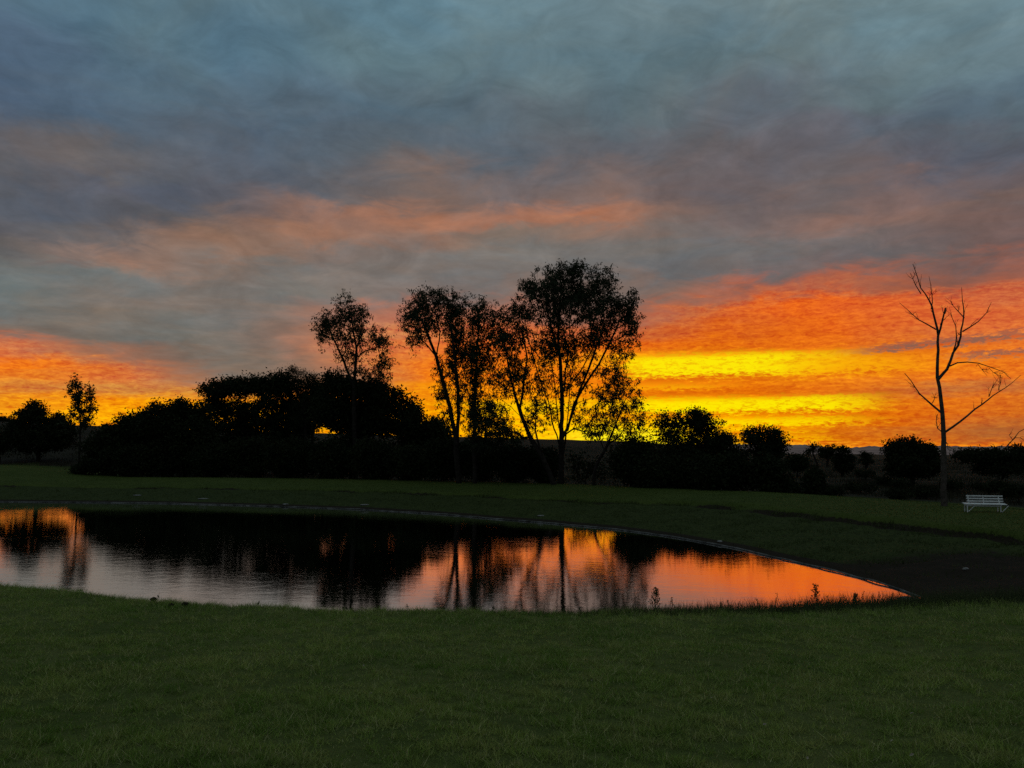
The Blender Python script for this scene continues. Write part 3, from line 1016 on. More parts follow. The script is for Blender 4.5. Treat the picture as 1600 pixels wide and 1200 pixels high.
# --- bushy trees left of the gums
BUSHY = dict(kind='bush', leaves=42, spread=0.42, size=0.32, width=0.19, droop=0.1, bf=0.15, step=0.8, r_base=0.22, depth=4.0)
tree('bushy_tree', 'flat-topped dark tree with see-through underside at the left shoulder of the grove', 'tree', 103, (365, 752),
     [[(365, 752), (362, 690), (350, 650), (345, 615)], [(363, 690), (375, 650), (385, 610)], [(350, 650), (330, 625), (322, 612)]],
     [(358, 606, 44, 14, 110), (330, 615, 20, 16, 44), (392, 602, 26, 13, 60), (340, 640, 28, 18, 70), (385, 640, 30, 22, 90), (345, 666, 34, 16, 80), (388, 668, 26, 18, 80), (365, 690, 46, 16, 80), (365, 712, 44, 24, 90)], **BUSHY)
tree('bushy_tree', 'dense dark tree with bumpy top between flat-topped tree and wispy tree', 'tree', 100, (430, 752),
     [[(430, 752), (430, 690), (425, 640), (420, 605)], [(430, 690), (445, 640), (455, 605)]],
     [(418, 602, 22, 16, 60), (448, 600, 24, 18, 70), (430, 632, 38, 28, 130), (465, 640, 26, 26, 90), (430, 664, 34, 18, 100), (462, 668, 20, 16, 60), (440, 690, 40, 16, 70), (430, 712, 42, 24, 90)], **BUSHY)
tree('wispy_tree', 'wispy tree with fine upright twigs poking above the dark bushy trees', 'tree', 97, (477, 752),
     [[(477, 752), (477, 690), (476, 640), (474, 605), (464, 573)], [(476, 640), (488, 605), (494, 585)], [(476, 650), (465, 615), (455, 598)]],
     [(474, 598, 20, 20, 90), (462, 580, 8, 10, 16), (490, 600, 12, 16, 40), (478, 640, 22, 26, 70)],
     kind='bush', leaves=30, spread=0.25, size=0.34, width=0.06, droop=-0.8, bf=0.12, step=0.6, r_base=0.16, depth=2.4, tip=0.012)
tree('bushy_tree', 'compact dark tree half hidden behind the wispy tree', 'tree', 99, (488, 752),
     [[(488, 752), (488, 690), (490, 640)]], [(484, 632, 28, 26, 130), (502, 612, 16, 18, 60), (480, 664, 24, 14, 50), (490, 712, 42, 22, 80)], **BUSHY)
tree('bushy_tree', 'broad dark tree with rounded top below the airy two-lobed gum', 'tree', 83, (548, 752),
     [[(548, 752), (548, 690), (540, 640), (530, 605)], [(548, 690), (570, 640), (590, 615)], [(548, 700), (515, 640), (512, 600)], [(570, 640), (610, 630), (628, 625)]],
     [(518, 596, 18, 14, 46), (542, 606, 26, 18, 66), (580, 616, 34, 18, 90), (614, 628, 24, 20, 60), (555, 640, 44, 22, 120), (520, 640, 26, 30, 100), (600, 650, 34, 16, 70), (540, 664, 34, 14, 70), (612, 668, 26, 12, 60), (578, 670, 26, 10, 50), (560, 700, 70, 22, 90), (560, 714, 56, 22, 120)], **BUSHY)
tree('bushy_tree', 'open dark tree with ragged edge leaning out right of the rounded bushy tree', 'tree', 82, (650, 752),
     [[(650, 752), (648, 700), (642, 660), (638, 635)], [(648, 700), (668, 675), (682, 662)]],
     [(636, 642, 16, 20, 46), (650, 655, 12, 16, 22), (640, 668, 20, 14, 44), (655, 690, 34, 16, 60), (645, 708, 30, 16, 40), (678, 670, 22, 14, 56), (695, 680, 14, 12, 26), (660, 715, 40, 26, 80)], **BUSHY)
tree('bushy_tree', 'lowest dark shrub-like tree at left end of the grove, sloping to the lawn', 'tree', 84, (178, 750),
     [[(178, 750), (180, 710), (185, 680)]],
     [(186, 690, 32, 24, 90), (163, 708, 18, 22, 50), (205, 672, 22, 16, 50), (185, 722, 36, 24, 90)], **BUSHY)
tree('bushy_tree', 'dark tree with upright spiky shoots on top, second from left end of grove', 'tree', 85, (235, 752),
     [[(235, 752), (236, 700), (238, 660), (245, 635)], [(236, 700), (220, 665), (212, 655)]],
     [(236, 668, 34, 22, 100), (246, 640, 6, 12, 18), (228, 652, 12, 8, 20), (214, 664, 20, 14, 40), (235, 710, 48, 36, 130)], **BUSHY)
tree('bushy_tree', 'dark tree with lightly toothed top beside the flat-topped tree', 'tree', 86, (288, 752),
     [[(288, 752), (288, 700), (285, 655), (280, 640)], [(288, 690), (300, 655), (305, 638)]],
     [(275, 650, 24, 18, 66), (302, 648, 22, 20, 66), (264, 640, 6, 8, 12), (290, 634, 5, 8, 10), (290, 672, 44, 24, 140), (315, 690, 30, 16, 60), (292, 718, 42, 20, 80)], **BUSHY)

# --- understorey along the bank crest
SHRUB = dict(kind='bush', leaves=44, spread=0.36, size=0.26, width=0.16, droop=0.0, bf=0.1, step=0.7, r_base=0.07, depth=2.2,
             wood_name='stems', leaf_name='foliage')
UNDER = ['the lowest sloping tree at the left end', 'the spiky-topped tree', 'the lightly toothed tree', 'the flat-topped tree', 'the bumpy-topped tree', 'the wispy tree',
         'the rounded tree below the airy gum', 'the open dark tree', 'the gap left of the slanting gum', 'the narrow ivy-stemmed gum', 'the forked low gum', 'the tallest gum, at its left foot']
for i, (x_, y_, rx, ry, Y) in enumerate([(205, 722, 40, 28, 82), (265, 718, 36, 32, 83), (325, 722, 36, 28, 82), (388, 716, 38, 34, 82), (455, 718, 38, 34, 79),
                                         (520, 718, 36, 34, 77), (585, 716, 38, 36, 75), (640, 722, 32, 30, 73), (695, 716, 34, 34, 71), (752, 718, 32, 34, 70),
                                         (806, 722, 28, 32, 69.5), (848, 724, 22, 28, 69)]):
    n = int(120 + rx * 1.2)
    y_, ry = (y_ + 1, ry * 0.97) if x_ < 470 else (y_ + 4, ry * 0.88)
    tree('shrub', 'dark understorey shrub on bank crest below ' + UNDER[i], 'shrub', Y, (x_, 752), [],
         [(x_, y_, rx, ry, n), (x_ - rx * 0.4, y_ - ry * 0.45, rx * 0.5, ry * 0.5, 40), (x_ + rx * 0.4, y_ - ry * 0.35, rx * 0.5, ry * 0.5, 40)],
         group='understorey shrubs along the bank crest', **SHRUB)
tree('shrub', 'thin twiggy shrub with gaps, right of the tallest gum trunk at the bank crest', 'shrub', 66, (915, 755), [],
     [(905, 728, 20, 20, 30), (930, 735, 18, 18, 26)], **{**SHRUB, 'leaves': 14})
tree('shrub', 'dark shrub between the small leaning tree and the big dome-shaped bush', 'shrub', 62, (985, 760), [],
     [(985, 725, 26, 30, 120), (1000, 705, 16, 16, 40)], **SHRUB)

for i, (x_, rx, Y, lab) in enumerate([(1022, 26, 60, 'left foot'), (1066, 28, 59.5, 'middle left'), (1110, 28, 58, 'middle right'), (1152, 24, 57, 'right foot')]):
    tree('shrub', 'dark shrub on the bank crest in front of the dome-shaped bush, at its ' + lab, 'shrub', Y, (x_, 772), [],
         [(x_, 742, rx, 22, 150), (x_ - 8, 728, 14, 12, 40)], group='shrubs in front of the dome-shaped bush', **SHRUB)

# --- right of the gums
tree('dome_bush', 'large dome-shaped dark bush right of the gum trees, lacy along its top', 'bush', 105, (1090, 765),
     [[(1090, 765), (1085, 720), (1060, 680)], [(1088, 740), (1105, 700), (1100, 670)]],
     [(1046, 664, 28, 20, 60), (1078, 656, 26, 16, 64), (1105, 664, 26, 18, 70), (1126, 688, 20, 14, 60), (1052, 702, 42, 34, 180), (1110, 706, 46, 36, 220),
      (1146, 718, 20, 18, 90), (1085, 742, 70, 24, 220)], **{**BUSHY, 'leaves': 32, 'spread': 0.42, 'size': 0.36, 'width': 0.18, 'depth': 4.0})
tree('round_tree', 'small round-headed tree with lacy top just right of the dome-shaped bush', 'tree', 98, (1192, 768),
     [[(1192, 768), (1193, 735), (1195, 705)], [(1193, 735), (1178, 705), (1172, 690)], [(1193, 735), (1208, 705), (1214, 690)]],
     [(1195, 680, 28, 14, 76), (1170, 684, 12, 10, 20), (1196, 703, 31, 16, 110), (1214, 690, 12, 14, 34)], **{**BUSHY, 'leaves': 30, 'spread': 0.38, 'size': 0.34, 'width': 0.18, 'depth': 2.6})
tree('shrub', 'dark shrub at the foot of the small round-headed tree', 'shrub', 57, (1200, 775), [],
     [(1200, 748, 24, 26, 130), (1190, 730, 14, 14, 40)], **SHRUB)
tree('columnar_shrub', 'narrow upright dark shrub on the bank crest right of the round-headed tree', 'shrub', 53, (1277, 782), [],
     [(1277, 758, 9, 22, 90)], **{**SHRUB, 'spread': 0.2})
tree('crooked_tree', 'thin crooked sapling with leafy tuft behind the narrow upright shrub', 'tree', 75, (1280, 745),
     [[(1280, 745), (1277, 725), (1270, 708)], [(1277, 725), (1266, 712)]],
     [(1272, 700, 9, 7, 26), (1263, 706, 5, 5, 12), (1280, 712, 5, 5, 8)], **{**BUSHY, 'leaves': 14, 'spread': 0.14, 'size': 0.2, 'width': 0.1, 'r_base': 0.09, 'depth': 0.6})
tree('field_tree', 'dark conical tree in the field, right of the crooked sapling', 'tree', 95, (1316, 736),
     [[(1316, 736), (1317, 710)]], [(1316, 706, 10, 9, 40), (1317, 720, 15, 12, 80), (1317, 730, 16, 8, 70)], **{**BUSHY, 'leaves': 24, 'spread': 0.2, 'size': 0.22, 'width': 0.14, 'depth': 1.2})
tree('field_tree', 'pair-topped small tree on the valley edge behind the crooked sapling', 'tree', 130, (1292, 716),
     [], [(1286, 703, 7, 6, 36), (1299, 701, 9, 7, 46), (1293, 711, 12, 6, 60)], **{**BUSHY, 'leaves': 22, 'spread': 0.2, 'size': 0.24, 'width': 0.15, 'depth': 1.0})
tree('field_tree', 'tiny round tree on the valley edge right of the dark conical tree', 'tree', 150, (1331, 720), [], [(1331, 715, 6, 5, 34)], **{**BUSHY, 'leaves': 24, 'spread': 0.2, 'size': 0.24, 'width': 0.16, 'depth': 0.7})
tree('field_tree', 'small spreading tree in the field left of the big round bush', 'tree', 120, (1353, 726),
     [], [(1348, 711, 6, 5, 24), (1357, 714, 9, 6, 36), (1353, 721, 11, 5, 50)], **{**BUSHY, 'leaves': 16, 'spread': 0.2, 'size': 0.24, 'width': 0.14, 'depth': 1.0})
tree('shrub', 'low brownish shrub in the field right of the round-headed tree', 'shrub', 95, (1246, 738), [], [(1244, 724, 15, 12, 80)], **SHRUB)
tree('round_bush', 'big round black bush standing in the field left of the dead tree', 'bush', 72, (1425, 742),
     [[(1425, 742), (1425, 715)]],
     [(1424, 702, 26, 16, 120), (1402, 704, 14, 14, 60), (1446, 710, 18, 14, 70), (1425, 722, 40, 16, 180), (1425, 734, 36, 9, 130)], **{**BUSHY, 'spread': 0.26, 'size': 0.24, 'width': 0.14, 'depth': 2.2})
tree('scrub_bush', 'wide flat scrub bush in the field behind the white bench', 'bush', 66, (1555, 745), [],
     [(1520, 712, 26, 9, 80), (1558, 716, 34, 13, 130), (1600, 712, 22, 14, 80), (1560, 732, 40, 12, 90)], **{**SHRUB, 'depth': 2.0, 'spread': 0.2, 'size': 0.2, 'width': 0.12})
SCRUB = ['right of the shrub below the round-headed tree', 'right of the narrow upright shrub', 'below the tiny round tree', 'below left edge of the round bush', 'just left of the dead trunk, lowest',
         'on the crest below the round bush', 'behind the bench seat', 'right of the bench', 'below the small spreading tree', 'left of the round bush foot', 'just right of the dead trunk']
for i, (x_, y_, rx, ry, Y) in enumerate([(1240, 762, 18, 9, 62), (1302, 768, 20, 7, 58), (1345, 762, 26, 8, 62), (1402, 756, 24, 8, 66), (1440, 768, 26, 9, 56), (1405, 772, 20, 7, 54),
                          (1545, 760, 28, 8, 58), (1592, 768, 22, 10, 52), (1352, 740, 16, 6, 85), (1380, 752, 16, 6, 74), (1482, 758, 18, 6, 64)]):
    tree('low_scrub', 'low dark scrub clump in rough field, ' + SCRUB[i], 'shrub', Y, (x_, y_ + ry), [],
         [(x_, y_, rx, ry, 70)], group='low scrub clumps in the rough field', **{**SHRUB, 'depth': 1.2, 'leaves': 24, 'spread': 0.13, 'size': 0.15, 'width': 0.09})

# --- far left
tree('round_tree', 'round dark tree with jagged top at the left end of the lawn', 'tree', 92, (60, 716),
     [[(60, 716), (60, 690), (58, 655), (57, 635)], [(60, 690), (80, 665), (83, 650)], [(60, 690), (40, 665), (34, 655)]],
     [(57, 634, 8, 7, 16), (52, 644, 15, 7, 26), (42, 652, 14, 7, 26), (70, 644, 7, 9, 14), (82, 652, 9, 8, 20), (90, 660, 11, 8, 22), (30, 660, 10, 7, 20), (57, 652, 26, 12, 50), (82, 664, 18, 10, 40), (60, 686, 46, 24, 220), (32, 676, 20, 18, 60), (90, 684, 20, 24, 80)],
     **{**BUSHY, 'spread': 0.28, 'leaves': 34, 'size': 0.28, 'width': 0.16, 'depth': 3.2})
tree('slender_tree', 'tall slender tree with two thin leafy stems at the left of the lawn', 'tree', 88, (123, 712),
     [[(123, 712), (125, 685), (125, 655), (121, 625), (117, 594)], [(125, 678), (134, 652), (139, 625), (140, 604)]],
     [(116, 604, 7, 13, 30), (121, 622, 8, 15, 40), (124, 642, 7, 12, 24), (126, 662, 5, 9, 10), (139, 616, 5, 12, 18), (140, 638, 7, 15, 24), (138, 660, 7, 10, 14), (108, 662, 9, 10, 14), (113, 645, 5, 8, 6)],
     depth=0.8, r_base=0.10, leaves=19, spread=0.24, size=0.34, width=0.12, droop=0.3)
tree('low_bush', 'small rounded bush alone on the lawn beside the left end of grove', 'bush', 80, (140, 738), [],
     [(141, 727, 13, 9, 90), (122, 733, 8, 4, 24)], **{**SHRUB, 'spread': 0.22, 'depth': 0.8})
tree('shrub', 'cut-off dark shrub at the left border of the picture', 'shrub', 88, (1, 712), [], [(0, 692, 8, 14, 70)], **{**SHRUB, 'depth': 0.8})
tree('far_tree_clump', 'low dark tree clump on the ridge at far left', 'trees', 230, (4, 664), [], [(2, 658, 14, 4.5, 90), (16, 661, 8, 2.5, 30)], **{**SHRUB, 'spread': 0.4, 'size': 0.5, 'width': 0.3, 'depth': 2.0})
for x_, w_, lab in ((168, 7, 'nearest the slender tree'), (184, 10, 'widest of three'), (196, 6, 'nearest the grove')):
    tree('ridge_shrub', 'tiny shrub on the ridge between slender tree and grove, ' + lab, 'shrub', 170, (x_, 671), [], [(x_, 668, w_, 3.0, 40)],
         group='tiny shrubs on the left ridge', **{**SHRUB, 'spread': 0.25, 'size': 0.35, 'width': 0.12, 'droop': -0.8, 'depth': 1.0})


# --- bare trees on the right
def bare_tree(name, label, Y, foot, limbs, r_base, twig_n, twig_r, tip):
    SEED[0] += 1
    rng = np.random.default_rng(SEED[0])
    x = at(foot[0], foot[1], Y)[0]
    base = np.array([x, Y, ground_z(x, Y) - 0.06])
    root = thing(name, label, 'tree', base)
    k = Y / F
    trunk, branches = None, Geo()
    for li, (pts, r0, r1) in enumerate(limbs):
        tilt = 0 if li == 0 else rng.uniform(-0.35, 0.35)
        P = []
        for p in pts:
            q = at(p[0], p[1], Y) - base
            q[1] += tilt * math.hypot(p[0] - pts[0][0], p[1] - pts[0][1]) * k
            P.append(q)
        if li == 0:
            P[0] = np.array([0, 0, 0.0])
        # smooth subdivision with a little crookedness
        Q = [P[0]]
        for a, b_ in zip(P, P[1:]):
            m = max(1, int(np.linalg.norm(b_ - a) / 0.35))
            for j in range(1, m + 1):
                Q.append(a + (b_ - a) * j / m + (rng.normal(0, 0.018, 3) if j < m else 0))
        Q = np.array(Q)
        rr = np.linspace(r0, r1, len(Q))
        v, f = tube(Q, rr, 9 if r0 > 0.08 else 6)
        if li == 0:
            trunk = (v, f)
        else:
            branches.add(v, f)
        if li > 0:
            for _ in range(twig_n):
                t = rng.uniform(0.35, 1.0)
                j = min(int(t * (len(Q) - 1)), len(Q) - 2)
                d = Q[j + 1] - Q[j]
                d = d / max(np.linalg.norm(d), 1e-6)
                w = rng.normal(size=3)
                w[2] = abs(w[2]) * 0.9
                dirn = d * 0.9 + w * 0.55
                dirn /= np.linalg.norm(dirn)
                L = rng.uniform(0.25, 0.9) * twig_r
                T = [Q[j]]
                for s in range(4):
                    T.append(T[-1] + dirn * L / 4 + rng.normal(0, 0.03, 3))
                T = np.array(T)
                branches.add(*tube(T, np.linspace(max(rr[j] * 0.45, tip * 1.4), tip * 0.6, 5), 4))
                for s2 in range(rng.integers(0, 3)):
                    j2 = rng.integers(1, 4)
                    e = dirn + rng.normal(0, 0.6, 3)
                    e /= np.linalg.norm(e)
                    T2 = np.array([T[j2], T[j2] + e * L * 0.25, T[j2] + e * L * 0.45 + rng.normal(0, 0.03, 3)])
                    branches.add(*tube(T2, [tip, tip * 0.8, tip * 0.5], 3))
    tg = Geo()
    tg.add(*trunk)
    tg.build('trunk', M_dead_wood, root, smooth=True)
    branches.build('branches', M_dead_wood, root, smooth=True)
    return root


bare_tree('dead_tree', 'tall bare dead tree with forked leafless branches behind the white bench', 41.5, (1475, 792),
          [([(1475, 795), (1474.5, 740), (1474, 700), (1474, 674), (1472, 640), (1468, 605), (1464.5, 590), (1465, 560), (1466, 522)], 0.165, 0.062),
           ([(1466, 524), (1460, 503), (1453, 480), (1441, 461), (1433, 452), (1427, 436), (1418, 416)], 0.065, 0.012),
           ([(1466, 524), (1470, 502), (1473, 482)], 0.06, 0.035),
           ([(1463, 515), (1450, 505), (1440, 498), (1427, 482), (1416, 469)], 0.04, 0.01),
           ([(1455, 483), (1454, 462), (1450, 446), (1446, 434)], 0.03, 0.008),
           ([(1439, 459), (1433, 445), (1427, 424)], 0.03, 0.008),
           ([(1466.5, 592), (1480, 577), (1486, 563), (1490, 551), (1498, 540), (1502.5, 525), (1506, 505), (1508, 490), (1506, 470), (1505, 448)], 0.085, 0.01),
           ([(1504, 518), (1515, 511), (1526, 503), (1537, 490), (1543, 474)], 0.04, 0.01),
           ([(1490, 548), (1492, 527), (1489, 511), (1481, 497), (1477, 490)], 0.04, 0.01),
           ([(1507, 497), (1498, 486), (1491, 477), (1488, 469)], 0.03, 0.008),
           ([(1484, 572), (1495, 567), (1510, 566), (1526, 568), (1545, 575), (1562, 582), (1573, 593)], 0.042, 0.01),
           ([(1528, 569), (1533, 577), (1541, 588)], 0.014, 0.006),
           ([(1545, 575), (1552, 583), (1562, 590)], 0.014, 0.006),
           ([(1477, 675), (1500, 658), (1520, 640), (1540, 625), (1557, 612), (1575, 599), (1588, 587)], 0.062, 0.010),
           ([(1545, 620), (1548, 607), (1556, 590)], 0.025, 0.007),
           ([(1560, 610), (1563, 600), (1564, 588)], 0.02, 0.007),
           ([(1471, 645), (1455, 630), (1440, 615), (1434, 605), (1428, 594), (1419, 582)], 0.06, 0.016),
           ([(1456, 631), (1460, 622), (1455, 612)], 0.014, 0.006),
           ([(1474, 677), (1466, 669), (1465, 658), (1468, 647)], 0.03, 0.014),
           ([(1478, 690), (1480, 697), (1479, 704)], 0.02, 0.008)],
          0.17, 5, 0.75, 0.008)
bare_tree('bare_tree', 'low bare branching tree leaning up from the scrub at right border', 69, (1556, 745),
          [([(1556, 745), (1560, 718), (1568, 703), (1576, 694), (1585, 684), (1592, 675), (1606, 668)], 0.10, 0.02),
           ([(1579, 691), (1588, 684), (1597, 684), (1606, 690)], 0.035, 0.012),
           ([(1582, 687), (1578, 680), (1583, 676)], 0.02, 0.01),
           ([(1584, 712), (1593, 700), (1606, 690)], 0.05, 0.02)], 0.1, 3, 1.0, 0.012)


# ------------------------------------------------------------------ bench
def box_bar(a, b, w, h, up=(0, 0, 1)):
    """a bevelled bar from a to b, w wide and h high"""
    a, b = np.asarray(a, float), np.asarray(b, float)
    t = b - a
    t /= np.linalg.norm(t)
    upv = np.asarray(up, float)
    s = np.cross(t, upv)
    s /= np.linalg.norm(s)
    u = np.cross(s, t)
    c = min(w, h) * 0.18
    prof = [(-w / 2 + c, -h / 2), (w / 2 - c, -h / 2), (w / 2, -h / 2 + c), (w / 2, h / 2 - c), (w / 2 - c, h / 2), (-w / 2 + c, h / 2), (-w / 2, h / 2 - c), (-w / 2, -h / 2 + c)]
    v = [p + s * x_ + u * y_ for p in (a, b) for x_, y_ in prof]
    f = [[i, (i + 1) % 8, 8 + (i + 1) % 8, 8 + i] for i in range(8)]
    for o_ in (0, 8):
        f += [[o_ + 0, o_ + 1, o_ + 2, o_ + 3], [o_ + 0, o_ + 3, o_ + 4, o_ + 7], [o_ + 4, o_ + 5, o_ + 6, o_ + 7]]
    return np.array(v), np.array(f)


bp = on_level(1541, 801.0, 1.36)
bz = ground_z(bp[0] + 0.25, bp[1] + 0.3)
bench = thing('park_bench', 'white slatted bench with backrest standing on the bank lawn at right', 'bench', (bp[0], bp[1], bz))
bench.rotation_euler = (0, 0, math.radians(-14))
LX = 1.46 / 2


def bench_part(name, bars):
    gq = Geo()
    for b_ in bars:
        gq.add(*box_bar(*b_))
    return gq.build(name, M_paint, bench)


SEATZ = 0.44
bench.scale = (0.88, 0.88, 0.88)
for j, yy in enumerate((-0.02, 0.12, 0.26, 0.40)):
    bench_part('seat_slat', [((-1.06, yy, SEATZ + 0.012 * j), (1.04, yy, SEATZ + 0.012 * j), 0.10, 0.035)])
for j, zz_ in enumerate((0.58, 0.72, 0.86)):
    yy = 0.50 + 0.05 * j
    bench_part('back_slat', [((-0.80, yy, zz_), (1.04, yy + 0.001, zz_), 0.03, 0.075, (0, -0.3, 1))])
for sx in (-LX - 0.2, LX):
    bench_part('leg', [((sx, 0.0, 0.0), (sx, 0.0, SEATZ - 0.02), 0.05, 0.05, (0, 1, 0))])
    bench_part('leg', [((sx, 0.46, 0.0), (sx, 0.46, SEATZ), 0.05, 0.05, (0, 1, 0))])
    bench_part('brace', [((sx + 0.06, 0.02, 0.03), (sx + 0.40, 0.02, SEATZ - 0.06), 0.035, 0.035, (0, 1, 0))])
    bench_part('seat_support', [((sx + 0.028, -0.04, SEATZ - 0.05), (sx + 0.028, 0.46, SEATZ - 0.03), 0.04, 0.05)])
for sx in (-0.70, 0.06, LX + 0.1):
    bench_part('back_post', [((sx, 0.475, SEATZ - 0.06), (sx, 0.64, 0.90), 0.045, 0.04, (0, 1, 0))])
bench_part('front_rail', [((-LX - 0.2, 0.02, SEATZ - 0.085), (LX, 0.02, SEATZ - 0.085), 0.03, 0.045)])
bench_part('rear_rail', [((-LX - 0.2, 0.44, SEATZ - 0.13), (LX, 0.44, SEATZ - 0.13), 0.03, 0.045)])


# ------------------------------------------------------------------ grass (stuff)
def blades(xy, z, length, width, lean, rng, taper_mid=False):
    n = len(xy)
    a = rng.uniform(0, 2 * math.pi, n)
    d = rng.normal(0, lean, (n, 2))
    L = length * rng.uniform(0.5, 1.3, n)
    w = width * rng.uniform(0.7, 1.3, n)
    b0 = np.column_stack([xy[:, 0] - np.cos(a) * w / 2, xy[:, 1] - np.sin(a) * w / 2, z - 0.005])
    b1 = np.column_stack([xy[:, 0] + np.cos(a) * w / 2, xy[:, 1] + np.sin(a) * w / 2, z - 0.005])
    tip_ = np.column_stack([xy[:, 0] + d[:, 0] * L, xy[:, 1] + d[:, 1] * L, z + L])
    v = np.stack([b0, b1, tip_], 1).reshape(-1, 3)
    return v, np.arange(3 * n).reshape(-1, 3)


def wedge(n, r0, r1, half, rng, power=1.0):
    t = rng.uniform(0, 1, n)
    r = (r0 ** power + (r1 ** power - r0 ** power) * t) ** (1 / power)
    a = np.radians(rng.uniform(-half, half, n))
    return np.column_stack([r * np.sin(a), r * np.cos(a)])


rg = np.random.default_rng(5)
# mown lawn
xy = wedge(760000, 4.6, 23.0, 37, rg, 0.8)
z_, ro_, mu_, d_, nw_ = terrain(xy[:, 0], xy[:, 1])
clump = 0.5 + 0.5 * np.tanh(1.5 * wave(xy[:, 0], xy[:, 1], 0.30) + 1.0 * wave(xy[:, 1] * 0.9 + 7, xy[:, 0], 0.62) + 0.8 * wave(xy[:, 0] + 3, xy[:, 1] - 5, 2.1))
keep = (nw_ > 0.6) & (d_ > 0.6) & (rg.uniform(0, 1, len(xy)) < 0.16 + 0.84 * clump)
xy, z_, d_, clump = xy[keep], z_[keep], d_[keep], clump[keep]
L_ = 0.016 + 0.060 * clump + 0.05 * sstep(4.6, 3.0, d_) * rg.uniform(0.3, 1.2, len(xy))
v, f = blades(xy, z_, L_, 0.007, 0.8, rg)
stuff(mesh_from('lawn_grass', v, f, 3, M_blade), 'short green grass blades covering the foreground lawn', 'grass')
# longer seeding grass on the lip above the water, mostly on the right
nE = 36000
xe = rg.uniform(-9, 11, nE)
xy = []
lip = np.array([on_level(px, py, 1.55)[:2] for px, py, _ in NEAR_EDGE][::-1] + [on_level(1600, 936, 1.6)[:2], on_level(1750, 930, 1.6)[:2]])
ye = np.interp(xe, lip[:, 0], lip[:, 1]) + rg.normal(0.25, 0.35, nE)
xy = np.column_stack([xe, ye])
z_, ro_, mu_, d_, nw_ = terrain(xe, ye)
wgt = 0.10 + 0.9 * sstep(-2.5, 5.0, xe + 1.0 * wave(xe, ye, 1.5))
keep = (d_ > 0.8) & (rg.uniform(0, 1, nE) < wgt)
xy, z_, xe2 = xy[keep], z_[keep], xe[keep]
L_ = (0.07 + 0.15 * sstep(-1.0, 6.0, xe2)) * rg.uniform(0.5, 1.4, len(xy))
v, f = blades(xy, z_, L_, 0.009, 0.35, rg)
stuff(mesh_from('edge_grass', v, f, 3, M_weed), 'longer ragged grass on the lawn lip above the pond', 'grass')
# rough bank and mown terrace across the water
xy = wedge(330000, 17, 95, 36, rg, 1.0)
z_, ro_, mu_, d_, nw_ = terrain(xy[:, 0], xy[:, 1])
cl = wave(xy[:, 0], xy[:, 1], 2.2)
keep = (nw_ < 0.5) & (d_ > 0.35) & (d_ < 21) & (ro_ > 0.5) & ((mu_ < 0.75) | (rg.uniform(0, 1, len(xy)) < 0.22)) & (rg.uniform(0, 1, len(xy)) < 0.20 + 0.8 * (cl > 0.15))
v, f = blades(xy[keep], z_[keep], 0.10 + 0.06 * np.clip(cl[keep], 0, 1.5), 0.022, 0.7, rg)
stuff(mesh_from('bank_grass', v, f, 3, M_bank_blade), 'rough dark grass tufts on the slope of the far bank', 'grass')
xs_ = wedge(420000, 19, 80, 36, rg, 1.0)
zs_, rs_, ms_, ds_, ns_ = terrain(xs_[:, 0], xs_[:, 1])
ks_ = (ns_ < 0.5) & (ds_ > 3) & (ds_ < 11) & (rs_ > 0.06) & (rs_ < 0.99) & (rg.uniform(0, 1, len(xs_)) < 0.15 + 0.85 * (wave(xs_[:, 0], xs_[:, 1], 3.1) > -0.1))
v2, f2 = blades(xs_[ks_], zs_[ks_], 0.20, 0.03, 0.6, rg)
stuff(mesh_from('scarp_grass', v2, f2, 3, M_bank_blade), 'longer dark grass hanging along the step between terrace and slope', 'grass')
keep = (nw_ < 0.5) & (ro_ < 0.5) & (d_ > 4) & (d_ < 19)
v, f = blades(xy[keep], z_[keep], 0.045, 0.03, 0.8, rg)
stuff(mesh_from('terrace_grass', v, f, 3, M_terrace_blade), 'mown green grass on the terrace beyond the pond', 'grass')
# tall dry grass in the fields
xy = wedge(200000, 40, 190, 36, rg, 0.8)
z_, ro_, mu_, d_, nw_ = terrain(xy[:, 0], xy[:, 1])
cl = wave(xy[:, 0], xy[:, 1], 7.0)
keep = (nw_ < 0.5) & (d_ > 20.5) & (ro_ > 0.5) & (rg.uniform(0, 1, len(xy)) < 0.3 + 0.7 * (cl > 0.0))
v, f = blades(xy[keep], z_[keep], 0.35 + 0.2 * np.clip(cl[keep], 0, 2), 0.04, 0.4, rg)
stuff(mesh_from('field_grass', v, f, 3, M_dry_blade), 'tall dry grass in the fields behind the bank', 'grass')


# ------------------------------------------------------------------ weeds on the lip
def lip_point(px, shift=0.0):
    xs = np.array([at(p, 690, 1.0)[0] for p in (px,)])
    ratio = xs[0]
    # walk out along the ray until the lip line is met
    Y = 10.0
    for _ in range(30):
        Y = np.interp(ratio * Y, lip[:, 0], lip[:, 1])
    return np.array([ratio * (Y + shift), Y + shift])


